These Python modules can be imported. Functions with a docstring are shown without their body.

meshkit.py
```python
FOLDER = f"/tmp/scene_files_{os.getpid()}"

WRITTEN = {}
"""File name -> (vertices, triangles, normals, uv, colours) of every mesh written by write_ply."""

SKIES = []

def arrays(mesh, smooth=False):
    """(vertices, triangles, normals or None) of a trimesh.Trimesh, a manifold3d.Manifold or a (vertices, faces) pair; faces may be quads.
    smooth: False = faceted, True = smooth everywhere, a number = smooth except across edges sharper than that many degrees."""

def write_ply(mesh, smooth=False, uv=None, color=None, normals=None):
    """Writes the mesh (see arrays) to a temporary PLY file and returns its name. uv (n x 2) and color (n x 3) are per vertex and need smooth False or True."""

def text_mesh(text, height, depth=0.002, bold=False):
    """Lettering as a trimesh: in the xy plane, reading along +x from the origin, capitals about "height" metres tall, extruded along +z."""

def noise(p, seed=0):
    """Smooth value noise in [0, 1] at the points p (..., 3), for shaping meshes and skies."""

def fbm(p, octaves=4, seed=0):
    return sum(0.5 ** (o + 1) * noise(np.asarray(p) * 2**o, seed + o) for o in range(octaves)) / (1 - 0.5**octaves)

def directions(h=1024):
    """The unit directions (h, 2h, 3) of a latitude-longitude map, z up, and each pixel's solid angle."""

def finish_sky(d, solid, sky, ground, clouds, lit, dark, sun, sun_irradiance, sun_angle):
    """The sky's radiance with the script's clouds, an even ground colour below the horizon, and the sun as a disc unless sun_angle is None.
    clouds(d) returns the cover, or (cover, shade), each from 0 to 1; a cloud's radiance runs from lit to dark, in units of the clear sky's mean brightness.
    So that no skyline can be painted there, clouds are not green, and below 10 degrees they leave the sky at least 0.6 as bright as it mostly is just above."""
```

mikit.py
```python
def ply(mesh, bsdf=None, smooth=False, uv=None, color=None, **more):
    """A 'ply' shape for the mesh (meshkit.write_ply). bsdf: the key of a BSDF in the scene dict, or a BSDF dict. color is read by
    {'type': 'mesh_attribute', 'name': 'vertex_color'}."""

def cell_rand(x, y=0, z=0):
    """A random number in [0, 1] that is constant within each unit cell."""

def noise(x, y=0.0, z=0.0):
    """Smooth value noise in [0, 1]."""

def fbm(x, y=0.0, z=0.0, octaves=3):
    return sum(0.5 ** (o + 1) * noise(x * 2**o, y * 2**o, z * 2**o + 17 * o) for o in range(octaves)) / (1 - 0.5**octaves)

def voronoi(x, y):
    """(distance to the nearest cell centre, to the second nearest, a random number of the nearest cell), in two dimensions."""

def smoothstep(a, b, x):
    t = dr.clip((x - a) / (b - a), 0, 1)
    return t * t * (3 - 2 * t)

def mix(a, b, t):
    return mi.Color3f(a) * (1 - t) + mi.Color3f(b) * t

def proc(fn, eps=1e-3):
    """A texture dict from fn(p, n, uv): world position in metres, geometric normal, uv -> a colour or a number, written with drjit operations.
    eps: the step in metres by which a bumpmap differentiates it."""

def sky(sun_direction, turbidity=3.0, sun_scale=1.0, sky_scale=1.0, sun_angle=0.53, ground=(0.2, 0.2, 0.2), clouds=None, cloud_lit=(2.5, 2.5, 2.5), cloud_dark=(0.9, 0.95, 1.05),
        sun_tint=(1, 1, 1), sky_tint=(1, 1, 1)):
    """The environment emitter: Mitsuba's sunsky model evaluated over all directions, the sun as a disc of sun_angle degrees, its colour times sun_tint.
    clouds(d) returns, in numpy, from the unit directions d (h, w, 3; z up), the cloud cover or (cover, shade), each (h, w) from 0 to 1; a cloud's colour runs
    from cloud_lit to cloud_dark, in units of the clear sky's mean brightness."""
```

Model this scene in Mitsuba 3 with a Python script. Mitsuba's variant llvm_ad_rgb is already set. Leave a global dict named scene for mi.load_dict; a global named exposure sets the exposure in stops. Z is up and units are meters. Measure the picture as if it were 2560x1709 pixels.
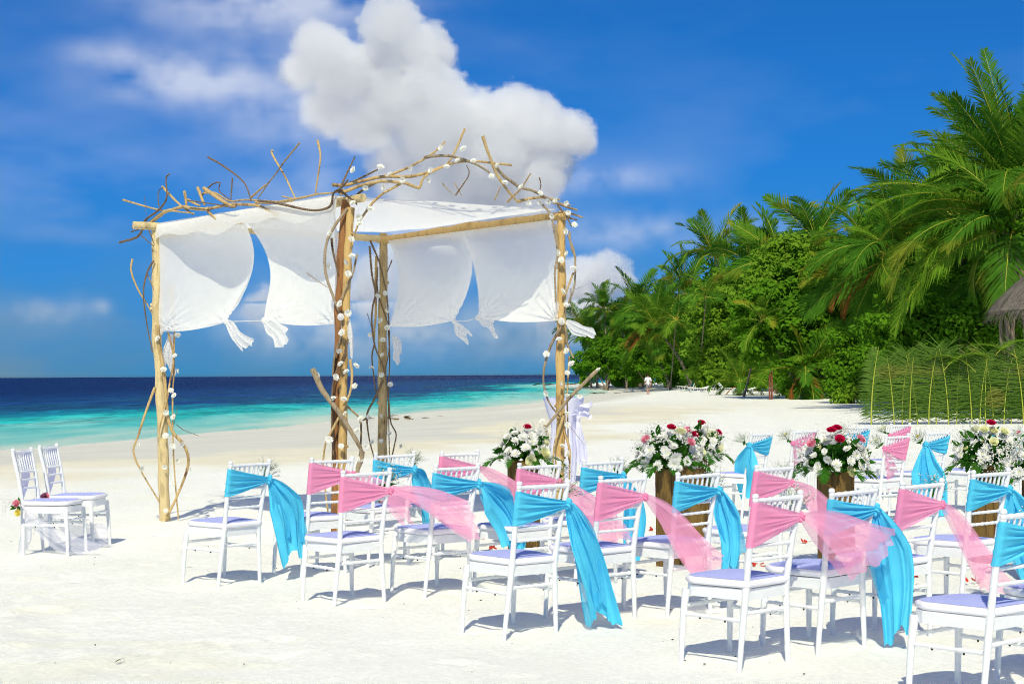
import math, random
import numpy as np, trimesh, mitsuba as mi, drjit as dr, mikit, meshkit, shapely
import manifold3d as m3
T = mi.ScalarTransform4f
rng = np.random.default_rng(7)
scene, labels = {}, {}
# ------------------------------------------------------------------ camera, light, exposure
EYE, FPX, PITCH, ROLL = 1.516, 3893.5, 0.02127, -0.00546          # eye height (m), focal length in px of a 2560 px wide frame
_F = np.array([0, math.cos(PITCH), math.sin(PITCH)]); _U = np.array([0, -math.sin(PITCH), math.cos(PITCH)])
_R = math.cos(ROLL)*np.array([1., 0, 0]) + math.sin(ROLL)*_U
_V = math.cos(ROLL)*_U - math.sin(ROLL)*np.array([1., 0, 0])
scene['camera'] = {'type': 'perspective', 'fov': 2*math.degrees(math.atan(1280/FPX)), 'fov_axis': 'x', 'near_clip': 0.1, 'far_clip': 500000.,
    'to_world': T().look_at(origin=[0, 0, EYE], target=[0, float(_F[1]), EYE+float(_F[2])], up=_V.tolist())}
SUN = (-0.10, -1.0, 0.95)
exposure = 1.68

def clouds(d):
    az = np.degrees(np.arctan2(d[..., 0], d[..., 1])); el = np.degrees(np.arcsin(np.clip(d[..., 2], -1, 1)))
    q = np.stack([az, el, 0*az], -1)
    n1 = meshkit.fbm(q*0.55, 5, 3); n2 = meshkit.fbm(q*np.array([0.16, 0.5, 1])+7, 5, 11); n3 = meshkit.fbm(q*1.3+3, 4, 21)
    # thin veils and low haze banks, everywhere round the horizon
    veil = np.clip((n2-0.47)*2.2, 0, 1)*np.clip(1-abs(el-6)/9, 0, 1)*0.2*np.clip(1-(az-1)/6, .45, 1)
    def puff(c, ax, ay, k):
        return k*np.exp(-((az-c[0])/ax)**2-((el-c[1])/ay)**2)
    wisp = puff((-8.6, 13.3), 4.2, 0.95, 1.0)+puff((-12.2, 10.7), 2.3, 0.85, .85)+puff((-14.6, 11.4), 1.4, .5, .4)+puff((-8.6, 10.2), 2.4, 1.6, .5)+puff((-6.4, 6.0), 4, 2.6, .25)+puff((-6, 9.5), 2.2, 2, .35)
    n4 = meshkit.fbm(q*np.array([.42, 1.15, 1])+11, 6, 51); wisp = np.clip(wisp*(n4*1.3+n1*.8+n3*.3-0.80), 0, .5)
    low = puff((-16.6, 2.35), 1.3, .33, .55)+puff((-14.8, 2.5), .3, .22, .5)+puff((-4.6, 1.6), 4.0, .9, .75)+puff((2.6, 1.9), 2.6, 1.2, .7)+puff((-5.2, 3.2), 1.1, 1.2, .9)+puff((-9.3, 2.1), 1.0, .8, .6)+puff((3.5, 7.2), 2.2, .5, .35)+puff((5.2, 5.2), 5, .6, .3)
    low = np.clip(low*(0.25+1.3*(n3-.5)+n1*.8), 0, .65)
    heap = np.full(az.shape, -9.0)
    for a, e, r in HEAPS: heap = np.maximum(heap, 1-np.hypot(az-a, el-e)/(r*.93))
    core = np.clip((heap+.5*(n1-.5)+.5*(n3-.5)-.08)*2.6, 0, 1)*np.clip((el-2.5)/4, .15, 1)*np.clip((az*.7+el-.5)/3.2, .2, 1)*.92  # bright core painted into the sky, whitens the thin vapour clouds
    bank = np.clip(1-el/7.5, 0, 1)**1.2*(.45+.9*(n2-.5)+.3*(n1-.5)); bank = np.clip(bank, 0, .75)
    # broken cloud added outside the frame, a neutral fill for the shadows
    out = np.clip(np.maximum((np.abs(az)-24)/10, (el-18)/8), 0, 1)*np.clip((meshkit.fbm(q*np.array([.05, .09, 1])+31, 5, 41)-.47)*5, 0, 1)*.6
    sh = np.clip((6.5-el)/9+.8*(.52-n3)+.4*(.5-n1), 0, .8)
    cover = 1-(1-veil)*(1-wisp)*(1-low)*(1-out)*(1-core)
    sh = sh*(1-.75*np.clip(core*1.5, 0, 1)); shade = np.where(cover > 1e-3, (cover*sh*.7+bank*(1-core))/(cover+bank*(1-core)+1e-6), 1)
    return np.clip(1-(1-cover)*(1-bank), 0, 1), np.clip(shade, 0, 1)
_h = [(905, 85, 72), (962, 140, 74), (870, 160, 72), (735, 125, 74), (790, 190, 90), (690, 175, 52), (900, 240, 108), (985, 260, 102), (1012, 135, 42), (1000, 330, 120), (1100, 325, 108), (1190, 272, 68), (1245, 300, 72), (1312, 312, 58), (1340, 328, 36),
      (1230, 360, 90), (1100, 400, 110), (1000, 420, 98), (1160, 440, 108), (1240, 430, 60), (960, 480, 100), (1080, 520, 110), (850, 300, 85), (760, 260, 75), (900, 400, 90), (1200, 500, 90), (1020, 600, 90), (930, 560, 70)]
_g = [(1388, 630, 52), (1340, 655, 70), (1420, 650, 34), (1300, 690, 62), (1370, 700, 56), (1250, 700, 60)]
HEAPS = [((x-1174.5)*.01604, (861-y)*.01604, r*.01604) for x, y, r in _h+_g]
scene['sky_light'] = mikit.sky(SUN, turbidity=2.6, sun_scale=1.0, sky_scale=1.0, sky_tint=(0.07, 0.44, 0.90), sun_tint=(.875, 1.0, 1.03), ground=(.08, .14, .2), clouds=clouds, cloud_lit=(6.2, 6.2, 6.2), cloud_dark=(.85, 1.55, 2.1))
# ------------------------------------------------------------------ helpers
def at(u, v, Y):
    """The point at distance Y along the view axis' ground direction seen at pixel (u, v) of the 2560 x 1709 frame."""
    d = _F*FPX+_R*(u-1280)-_V*(v-854.5)
    return np.array([0, 0, EYE])+d*(Y/d[1])
def ground_at(u, v, z=0.0):
    d = _F*FPX+_R*(u-1280)-_V*(v-854.5)
    return np.array([0, 0, EYE])+d*((z-EYE)/d[2])
def ord_(n):
    lo = ('first', 'second', 'third', 'fourth', 'fifth', 'sixth', 'seventh', 'eighth', 'ninth', 'tenth', 'eleventh', 'twelfth', 'thirteenth', 'fourteenth', 'fifteenth', 'sixteenth', 'seventeenth', 'eighteenth', 'nineteenth')
    n += 1
    return lo[n-1] if n < 20 else ('twentieth', 'thirtieth')[n//10-2] if n % 10 == 0 else ('twenty', 'thirty')[n//10-2]+' '+lo[n % 10-1]
_names = {}
def numbered(name):
    n = _names.get(name, 0); _names[name] = n+1
    return name if n == 0 else f'{name}_{n:03d}'
def thing(name, label, cat, group=None, kind=None):
    key = numbered(name); labels[key] = {'label': label, 'category': cat}
    if group: labels[key]['group'] = group
    if kind: labels[key]['kind'] = kind
    return key
def part(name, shape, parent, label=None, kind=None):
    key = numbered(parent+'__'+name); scene[key] = dict(shape)
    if label or kind: labels[key] = {k: v for k, v in (('label', label), ('kind', kind)) if v}
    return key
def single(name, shape, label, cat, group=None, kind=None):
    key = thing(name, label, cat, group, kind); scene[key] = dict(shape); return key
def put(shape, M):
    """the same mesh at another place"""
    return {**shape, 'to_world': T(np.asarray(M, float).tolist())}
def mat(loc=(0, 0, 0), rz=0., s=1., X=None):
    M = np.eye(4)
    R = np.eye(3) if X is None else np.asarray(X, float)
    c, n = math.cos(rz), math.sin(rz)
    M[:3, :3] = np.array([[c, -n, 0], [n, c, 0], [0, 0, 1]])@R*s; M[:3, 3] = loc
    return M
def frame_z(z, spin=0.):
    """rotation that takes +z to the direction z"""
    z = np.asarray(z, float)/np.linalg.norm(z)
    x = np.cross([0, 1, 0] if abs(z[1]) < .9 else [1, 0, 0], z); x /= np.linalg.norm(x); y = np.cross(z, x)
    c, s = math.cos(spin), math.sin(spin)
    return np.stack([c*x+s*y, -s*x+c*y, z], 1)
def smooth_path(p, n):
    """Catmull-Rom through the points, n samples"""
    p = np.asarray(p, float)
    if len(p) == 2: return p[0]+(p[1]-p[0])*np.linspace(0, 1, n)[:, None]
    q = np.vstack([2*p[0]-p[1], p, 2*p[-1]-p[-2]]); t = np.linspace(0, len(p)-1-1e-9, n); i = t.astype(int); f = (t-i)[:, None]
    a, b, c, d = q[i], q[i+1], q[i+2], q[i+3]
    return .5*(2*b+(c-a)*f+(2*a-5*b+4*c-d)*f**2+(3*b-a-3*c+d)*f**3)
def tube_mesh(p, r, sides=8, cap=True):
    p = np.asarray(p, float); r = np.broadcast_to(r, (len(p),)); n = len(p)
    t = np.gradient(p, axis=0); t /= np.linalg.norm(t, axis=1, keepdims=True)+1e-12
    a = np.cross(t[0], [0, 0, 1] if abs(t[0][2]) < .9 else [1, 0, 0]); A = []
    for k in range(n):
        a = a-t[k]*(a@t[k]); a /= np.linalg.norm(a)+1e-12; A.append(a.copy())
    A = np.array(A); B = np.cross(t, A); g = np.arange(sides)*2*np.pi/sides
    v = (p[:, None]+r[:, None, None]*(np.cos(g)[None, :, None]*A[:, None]+np.sin(g)[None, :, None]*B[:, None])).reshape(-1, 3)
    i, j = np.meshgrid(np.arange(n-1), np.arange(sides), indexing='ij'); j2 = (j+1) % sides
    f = np.stack([i*sides+j, i*sides+j2, (i+1)*sides+j2, (i+1)*sides+j], -1).reshape(-1, 4)
    f = np.vstack([f[:, [0, 1, 2]], f[:, [0, 2, 3]]])
    if cap:
        v = np.vstack([v, p[0], p[-1]]); k = np.arange(sides); k2 = (k+1) % sides; o = (n-1)*sides
        f = np.vstack([f, np.stack([k*0+n*sides, k2, k], 1), np.stack([k*0+n*sides+1, o+k, o+k2], 1)])
    return v, f
def join(ms):
    V, F, o = [], [], 0
    for v, f in ms:
        V.append(v); F.append(np.asarray(f)+o); o += len(v)
    return np.vstack(V), np.vstack(F)
def grid_mesh(P):
    """P (n, m, 3) -> mesh"""
    n, m = P.shape[:2]; i, j = np.meshgrid(np.arange(n-1), np.arange(m-1), indexing='ij')
    q = np.stack([i*m+j, (i+1)*m+j, (i+1)*m+j+1, i*m+j+1], -1).reshape(-1, 4)
    return P.reshape(-1, 3), np.vstack([q[:, [0, 1, 2]], q[:, [0, 2, 3]]])
def box_mesh(lo, hi):
    b = trimesh.creation.box(bounds=[lo, hi]); return np.array(b.vertices), np.array(b.faces)
def ball_mesh(c, r, sub=1, sc=(1, 1, 1)):
    b = trimesh.creation.icosphere(sub, 1.0); return np.array(b.vertices)*r*np.array(sc)+c, np.array(b.faces)
def lathe(prof, n=20):
    """prof: (r, z) rows"""
    g = np.arange(n)*2*np.pi/n; prof = np.asarray(prof, float)
    P = np.stack([prof[:, 0, None]*np.cos(g), prof[:, 0, None]*np.sin(g), prof[:, 1, None]+0*g], -1)
    P = np.concatenate([P, P[:, :1]], 1); v, f = grid_mesh(P); return v, f[:, ::-1]
def place(ms, M):
    return ms[0]@M[:3, :3].T+M[:3, 3], ms[1]
# ------------------------------------------------------------------ materials
def rgb(*c): return {'type': 'rgb', 'value': list(c)}
def two(b): return {'type': 'twosided', 'b': b}
def bump(b, fn, scale, eps): return {'type': 'bumpmap', 'arbitrary': mikit.proc(fn, eps), 'scale': scale, 'b': b}
nz, fbm, sst, mix = mikit.noise, mikit.fbm, mikit.smoothstep, mikit.mix
def dist_line(px, py, pts):
    """distance from (px, py) to a polyline, drjit"""
    best = mi.Float(1e9)
    for (ax, ay), (bx, by) in zip(pts[:-1], pts[1:]):
        dx, dy = bx-ax, by-ay; t = dr.clip(((px-ax)*dx+(py-ay)*dy)/(dx*dx+dy*dy), 0, 1)
        best = dr.minimum(best, dr.sqrt(dr.square(px-ax-t*dx)+dr.square(py-ay-t*dy)))
    return best
SHORE = [(-60, -60), (-34, 0), (-18, 31), (-13, 39.6), (-11.2, 43.5), (-9.9, 49), (-8.2, 56.7), (-6.9, 60), (-5.3, 74), (2.1, 102), (8.6, 145), (12, 168), (13.6, 190), (12.2, 225), (10.2, 270), (9.6, 300), (16, 345), (60, 420), (400, 600)]
REEF = [(-110, -40), (-70, 50), (-34, 103), (-23, 134), (-12.7, 274), (5, 560), (80, 900), (600, 1400)]
LAND = shapely.Polygon(SHORE+[(700, 600), (700, -120), (-60, -120)])
SHORE_LINE = shapely.LineString(SHORE)
shapely.prepare(LAND)
def shore_dist(x, y):
    p = shapely.points(x, y); s = shapely.distance(p, SHORE_LINE)
    return np.where(shapely.contains_xy(LAND, x, y), s, -s)
def gz(x, y):
    """height of the beach"""
    x, y = np.asarray(x, float), np.asarray(y, float)
    d = shore_dist(x, y); t = np.clip((d+2)/13.0, 0, 1); s = t*t*(3-2*t)
    return -0.43+0.43*s-np.clip(-d-2, 0, 60)*.045
def sand_col(p, n, uv):
    d = dist_line(p.x, p.y, SHORE); x, y = p.x, p.y
    edge = d+6.0*(fbm(x*.22, y*.16, 0, 3)-.5)+3*(nz(x*.9, y*.5)-.5)
    dry = mix((.79, .795, .735), (.85, .855, .815), fbm(x*1.7, y*1.1, 3, 4))
    yel = sst(.56, .74, fbm(x*1.1+9, y*2.6, 1, 4))*sst(.45, .6, nz(x*.5, y*.5, 4))
    dry = mix(dry, mi.Color3f(.81, .80, .64), .45*yel)
    dry = dry*(.93+.14*nz(x*60, y*60))*(.97+.06*nz(x*260, y*260, 2))
    damp = mix((.58, .575, .52), (.67, .665, .60), fbm(x*.5, y*.9, 8, 3))
    straw = mix((.70, .655, .49), (.77, .74, .62), fbm(x*1.6, y*2.4, 5, 4))
    c = mix(damp, straw, sst(8.5, 11.5, edge)); c = mix(c, dry, sst(12.0, 15.5, edge))
    far = sst(60, 100, y)
    return mix(c, dry*.985, far*sst(2.5, 5.5, d))
def sand_h(p, n, uv):
    x, y = p.x, p.y
    return .55*fbm(x*3.1, y*3.1, 0, 3)+.3*fbm(x*14, y*14, 2, 3)+.12*nz(x*70, y*70)+.05*nz(x*240, y*240)
scene['m_sand'] = bump({'type': 'diffuse', 'reflectance': mikit.proc(sand_col)}, sand_h, .028, .004)
def sea_col(p, n, uv):
    x, y = p.x, p.y; ds, de = dist_line(x, y, SHORE), dist_line(x, y, REEF)
    side = x*1.0-(-34.0)+0*y
    q0 = ds/(ds+de)
    # beyond the reef edge the bottom is too deep to show: the edge is left of / beyond the REEF line
    beyond = mi.Bool(False)
    for (ax, ay), (bx, by) in zip(REEF[:-1], REEF[1:]):
        beyond |= ((y >= ay) & (y < by) & ((x-ax)*(by-ay)-(bx-ax)*(y-ay) < 0))
    beyond |= y > REEF[-1][1]
    q = dr.select(beyond, 1+de/(40+.15*y), q0)
    w = fbm(x*.10, y*.035, 3, 4)-.5; w2 = fbm(x*.5, y*.12, 7, 3)-.5
    t = q+.55*w+.25*w2
    c = mix((.52, .58, .49), (.20, .50, .47), sst(.0, .20, q+.12*w2))
    c = mix(c, mi.Color3f(.016, .37, .37), sst(.17, .46, t))
    c = mix(c, mi.Color3f(.005, .17, .26), sst(.45, .70, t))
    c = mix(c, mi.Color3f(.006, .045, .16), sst(.66, .92, t))
    c = mix(c, mi.Color3f(.0015, .015, .080), sst(1.0, 1.7, q))
    reef = sst(.50, .60, fbm(x*.16+4, y*.05, 12, 4)+.12*(q-.6))*sst(.30, .55, q)*(1-sst(1.1, 1.4, q))
    c = mix(c, mi.Color3f(.006, .055, .12), .8*reef)
    c = mix(c, mi.Color3f(.66, .72, .68), (1-sst(.10, .55+.5*nz(x*.6, y*.6), ds))*sst(.35, .6, nz(x*2.1, y*2.1, 4)+.25*nz(x*9, y*9)))
    rip = fbm(x*.9, y*.22, 3, 4)-.5+.5*(nz(x*3.1, y*.7, 9)-.5)
    return c*dr.clip(1+1.1*rip*sst(.1, .4, q), .5, 1.6)
def sea_h(p, n, uv):
    x, y = p.x, p.y
    return .5*fbm(x*.55+y*.2, y*.35, 0, 3)+.35*fbm(x*1.7, y*1.2, 5, 3)+.15*nz(x*5, y*4)
scene['m_sea'] = bump({'type': 'principled', 'base_color': mikit.proc(sea_col), 'roughness': .35, 'specular': .015}, sea_h, .55, .05)
def paint_col(p, n, uv):
    return mix((.70, .72, .74), (.76, .775, .79), nz(p.x*40, p.y*40, p.z*40))
scene['m_white_paint'] = two({'type': 'principled', 'base_color': mikit.proc(paint_col), 'roughness': .38, 'specular': .5})
scene['m_black'] = two({'type': 'diffuse', 'reflectance': rgb(.02, .02, .02)})
def weave(a, b, s=900.):
    return lambda p, n, uv: mix(a, b, .5*nz(p.x*14, p.y*14, p.z*14)+.5*nz(p.x*s, p.y*s, p.z*s))
scene['m_cushion_side'] = two({'type': 'diffuse', 'reflectance': mikit.proc(weave((.78, .77, .82), (.86, .85, .88)))})
scene['m_cloth_top_light_tint'] = two({'type': 'diffuse', 'reflectance': mikit.proc(weave((.40, .44, .80), (.47, .51, .86)))})  # white cloth whose sunlit upward faces are painted lilac
def thin(col, dt, rough=.6, **k):
    return {'type': 'principledthin', 'base_color': col, 'roughness': rough, 'diff_trans': dt, 'spec_trans': 0., 'eta': 1.3, **k}
scene['m_curtain'] = {'type': 'mask', 'opacity': .92, 'b': thin(mikit.proc(weave((.90, .90, .89), (.95, .95, .94))), 1.2, .9)}
scene['m_blue_chiffon'] = thin(mikit.proc(weave((.09, .60, .86), (.14, .70, .93))), .5, .36)
scene['m_blue_sheer'] = {'type': 'mask', 'opacity': .78, 'b': thin(mikit.proc(weave((.10, .62, .86), (.16, .72, .93))), .95, .5)}
scene['m_pink_band'] = {'type': 'mask', 'opacity': .86, 'b': thin(mikit.proc(weave((.97, .32, .55), (.99, .41, .64))), .5, .5)}
scene['m_pink_tulle'] = {'type': 'mask', 'opacity': .52, 'b': thin(mikit.proc(weave((.98, .38, .60), (.99, .49, .70))), .6, .5)}
scene['m_lilac_tulle'] = {'type': 'mask', 'opacity': .80, 'b': thin(mikit.proc(weave((.52, .52, .82), (.62, .62, .90))), .8, .6)}
scene['m_white_tulle'] = {'type': 'mask', 'opacity': .5, 'b': thin(mikit.proc(weave((.76, .76, .88), (.84, .84, .93))), .8, .6)}
scene['m_table_cloth'] = thin(mikit.proc(weave((.70, .70, .86), (.78, .78, .9))), .4, .7)
def wood(a, b, c, k=1.):
    def f(p, n, uv):
        g = fbm(p.x*26*k, p.y*26*k, p.z*5*k, 4); s = nz(p.x*160*k, p.y*160*k, p.z*9*k); kn = sst(.66, .74, nz(p.x*9+3, p.y*9, p.z*3.2))
        return mix(mix(mix(a, b, g), b, .35*s), c, .75*kn*nz(p.x*60, p.y*60, p.z*20)+.5*sst(.60, .72, fbm(p.x*60, p.y*60, p.z*6, 2)))
    return f
def wood_bsdf(a, b, c, k=1.):
    return bump({'type': 'principled', 'base_color': mikit.proc(wood(a, b, c, k)), 'roughness': .7, 'specular': .3},
                lambda p, n, uv: fbm(p.x*70*k, p.y*70*k, p.z*9*k, 3), .006, .002)
scene['m_pole_pale'] = wood_bsdf((.52, .40, .20), (.66, .54, .30), (.30, .22, .11))
scene['m_pole_tan'] = wood_bsdf((.46, .29, .10), (.60, .42, .17), (.20, .11, .04))
scene['m_pole_brown'] = wood_bsdf((.20, .085, .03), (.32, .15, .055), (.09, .045, .02))
scene['m_pole_grey'] = wood_bsdf((.38, .28, .13), (.52, .40, .20), (.2, .13, .06))
scene['m_branch_tan'] = wood_bsdf((.40, .26, .10), (.56, .41, .19), (.17, .10, .05), 1.6)
scene['m_branch_dark'] = wood_bsdf((.10, .065, .04), (.22, .15, .09), (.05, .035, .025), 1.6)
scene['m_branch_grey'] = wood_bsdf((.25, .19, .12), (.38, .30, .19), (.12, .08, .05), 1.6)
scene['m_log'] = wood_bsdf((.105, .062, .016), (.19, .115, .030), (.045, .03, .012), .8)
scene['m_red_post'] = wood_bsdf((.16, .045, .025), (.24, .07, .04), (.07, .03, .02), .5)
scene['m_trunk'] = wood_bsdf((.16, .125, .09), (.30, .24, .18), (.08, .06, .045), .35)
def petal_bsdf(c, t=.5): return thin(rgb(*c), t, .7)
scene['m_petal_white'] = petal_bsdf((.82, .82, .78), .25); scene['m_petal_eye'] = petal_bsdf((.78, .80, .36))
scene['m_petal_cream'] = petal_bsdf((.82, .82, .55)); scene['m_petal_pink'] = petal_bsdf((.80, .32, .42)); scene['m_petal_crimson'] = petal_bsdf((.55, .012, .07)); scene['m_petal_yellow'] = petal_bsdf((.82, .74, .18))
scene['m_petal_red'] = petal_bsdf((.62, .06, .04)); scene['m_breath'] = petal_bsdf((.78, .78, .74))
def leafy(a, b, dt=.7, rough=.42, s=1.5, yel=None):
    def f(p, n, uv):
        c = mix(a, b, .55*nz(p.x*s, p.y*s, p.z*s)+.45*nz(p.x*s*9, p.y*s*9, p.z*s*9))
        return c if yel is None else mix(c, mi.Color3f(*yel), .8*sst(.66, .78, nz(p.x*s*.8+5, p.y*s*.8, p.z*s*.8)))
    return thin(mikit.proc(f), dt, rough)
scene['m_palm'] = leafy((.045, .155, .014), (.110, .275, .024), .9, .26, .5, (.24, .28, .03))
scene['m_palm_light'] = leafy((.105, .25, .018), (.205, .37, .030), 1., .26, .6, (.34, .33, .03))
scene['m_palm_rib'] = two({'type': 'principled', 'base_color': rgb(.44, .40, .04), 'roughness': .45})
scene['m_palm_dead'] = leafy((.28, .10, .03), (.40, .17, .04), .5, .7, .8)
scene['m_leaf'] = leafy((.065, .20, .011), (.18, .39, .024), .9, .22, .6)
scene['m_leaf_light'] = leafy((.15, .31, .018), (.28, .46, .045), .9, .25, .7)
scene['m_flower_leaf'] = leafy((.02, .10, .012), (.06, .20, .02), .6, .35, 30.)
scene['m_fence_leaf'] = leafy((.065, .15, .020), (.17, .28, .050), .8, .22, 1.6, (.26, .28, .06))
scene['m_thatch'] = two({'type': 'diffuse', 'reflectance': mikit.proc(lambda p, n, uv: mix((.13, .11, .09), (.30, .265, .22), fbm(p.x*9, p.y*9, p.z*3, 4)))})
scene['m_fence_rib'] = two({'type': 'principled', 'base_color': rgb(.36, .40, .04), 'roughness': .5})
scene['m_plastic_white'] = two({'type': 'principled', 'base_color': rgb(.78, .78, .77), 'roughness': .4})
scene['m_towel_purple'] = two({'type': 'diffuse', 'reflectance': rgb(.05, .025, .16)}); scene['m_mesh_green'] = two({'type': 'diffuse', 'reflectance': rgb(.01, .11, .09)})
scene['m_skin'] = {'type': 'principled', 'base_color': rgb(.42, .22, .14), 'roughness': .5}; scene['m_hair'] = {'type': 'diffuse', 'reflectance': rgb(.03, .02, .015)}
scene['m_shirt'] = two({'type': 'diffuse', 'reflectance': rgb(.78, .78, .80)}); scene['m_shorts_grey'] = two({'type': 'diffuse', 'reflectance': rgb(.22, .21, .22)})
scene['m_shorts_dark'] = two({'type': 'diffuse', 'reflectance': rgb(.03, .03, .04)}); scene['m_shorts_blue'] = two({'type': 'diffuse', 'reflectance': rgb(.03, .05, .2)})
scene['m_debris'] = two({'type': 'diffuse', 'reflectance': rgb(.10, .075, .045)})
scene['m_weed'] = two({'type': 'diffuse', 'reflectance': rgb(.16, .12, .05)})
# ------------------------------------------------------------------ cumulus clouds: vapour before a painted bright sky core, four kilometres out over the sea
def build_cloud(lobes, lo, hi, res, dens, seed, label, soft=None):
    nx, ny, nzz = res; lo, hi = np.array(lo, float), np.array(hi, float)
    z, y, x = np.meshgrid(*[lo[k]+(hi[k]-lo[k])*(np.arange(n)+.5)/n for k, n in ((2, nzz), (1, ny), (0, nx))], indexing='ij')
    r = np.random.default_rng(seed); q = np.stack([x, y, z], -1)
    wv = (np.stack([meshkit.fbm(q/95+k*31, 3, seed+k) for k in range(3)], -1)-.5)*46
    qw = q+wv; h = np.full(x.shape, -9.)
    for cx_, cy_, cz_, R in lobes: h = np.maximum(h, 1-np.sqrt((qw[..., 0]-cx_)**2+((qw[..., 1]-cy_)*.9)**2+((qw[..., 2]-cz_)*1.02)**2)/R)
    bil = 1-2*np.abs(meshkit.noise(q/44, seed+5)-.5); bil2 = 1-2*np.abs(meshkit.noise(q/21+5, seed+6)-.5); f = meshkit.fbm(q/60, 4, seed+9)
    bil3 = 1-2*np.abs(meshkit.noise(q/11+2, seed+7)-.5)
    e = h+.26*(bil-.6)+.22*(bil2-.6)+.13*(bil3-.6)+.50*(f-.5)+.18*(meshkit.fbm(q/14+3, 3, seed+11)-.5)
    s_ = np.ones_like(e) if soft is None else soft(x, z)
    d = np.clip((e+.03)/(.15+.6*(1-s_)), 0, 1); d = d*d*(3-2*d)*(.25+.75*s_)
    edge = np.minimum.reduce([np.minimum(1, np.minimum(np.arange(n), n-1-np.arange(n))/3.).reshape([-1 if k == a else 1 for a in range(3)])*np.ones(d.shape) for k, n in enumerate((nzz, ny, nx))])
    grid = mi.VolumeGrid((d*edge)[..., None].astype(np.float32)); key = thing('cumulus_cloud', label, 'cloud')
    scene[key] = {'type': 'cube', 'to_world': T().translate(((lo+hi)/2).tolist()).scale(((hi-lo)/2).tolist()), 'bsdf': {'type': 'null'},
        'interior': {'type': 'heterogeneous', 'albedo': .9997, 'sigma_t': {'type': 'gridvolume', 'grid': grid, 'filter_type': 'trilinear', 'to_world': T().translate(lo.tolist()).scale((hi-lo).tolist())}, 'scale': dens, 'phase': {'type': 'hg', 'g': -.4}}}
CY, cr = 4000., np.random.default_rng(3)
def lobe(x, y, R): return ((x-1174.5)*.01604*math.pi/180*CY, CY+cr.uniform(-90, 90), EYE+math.tan(math.radians((861-y)*.01604))*CY, R*.01604*math.pi/180*CY)
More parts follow.
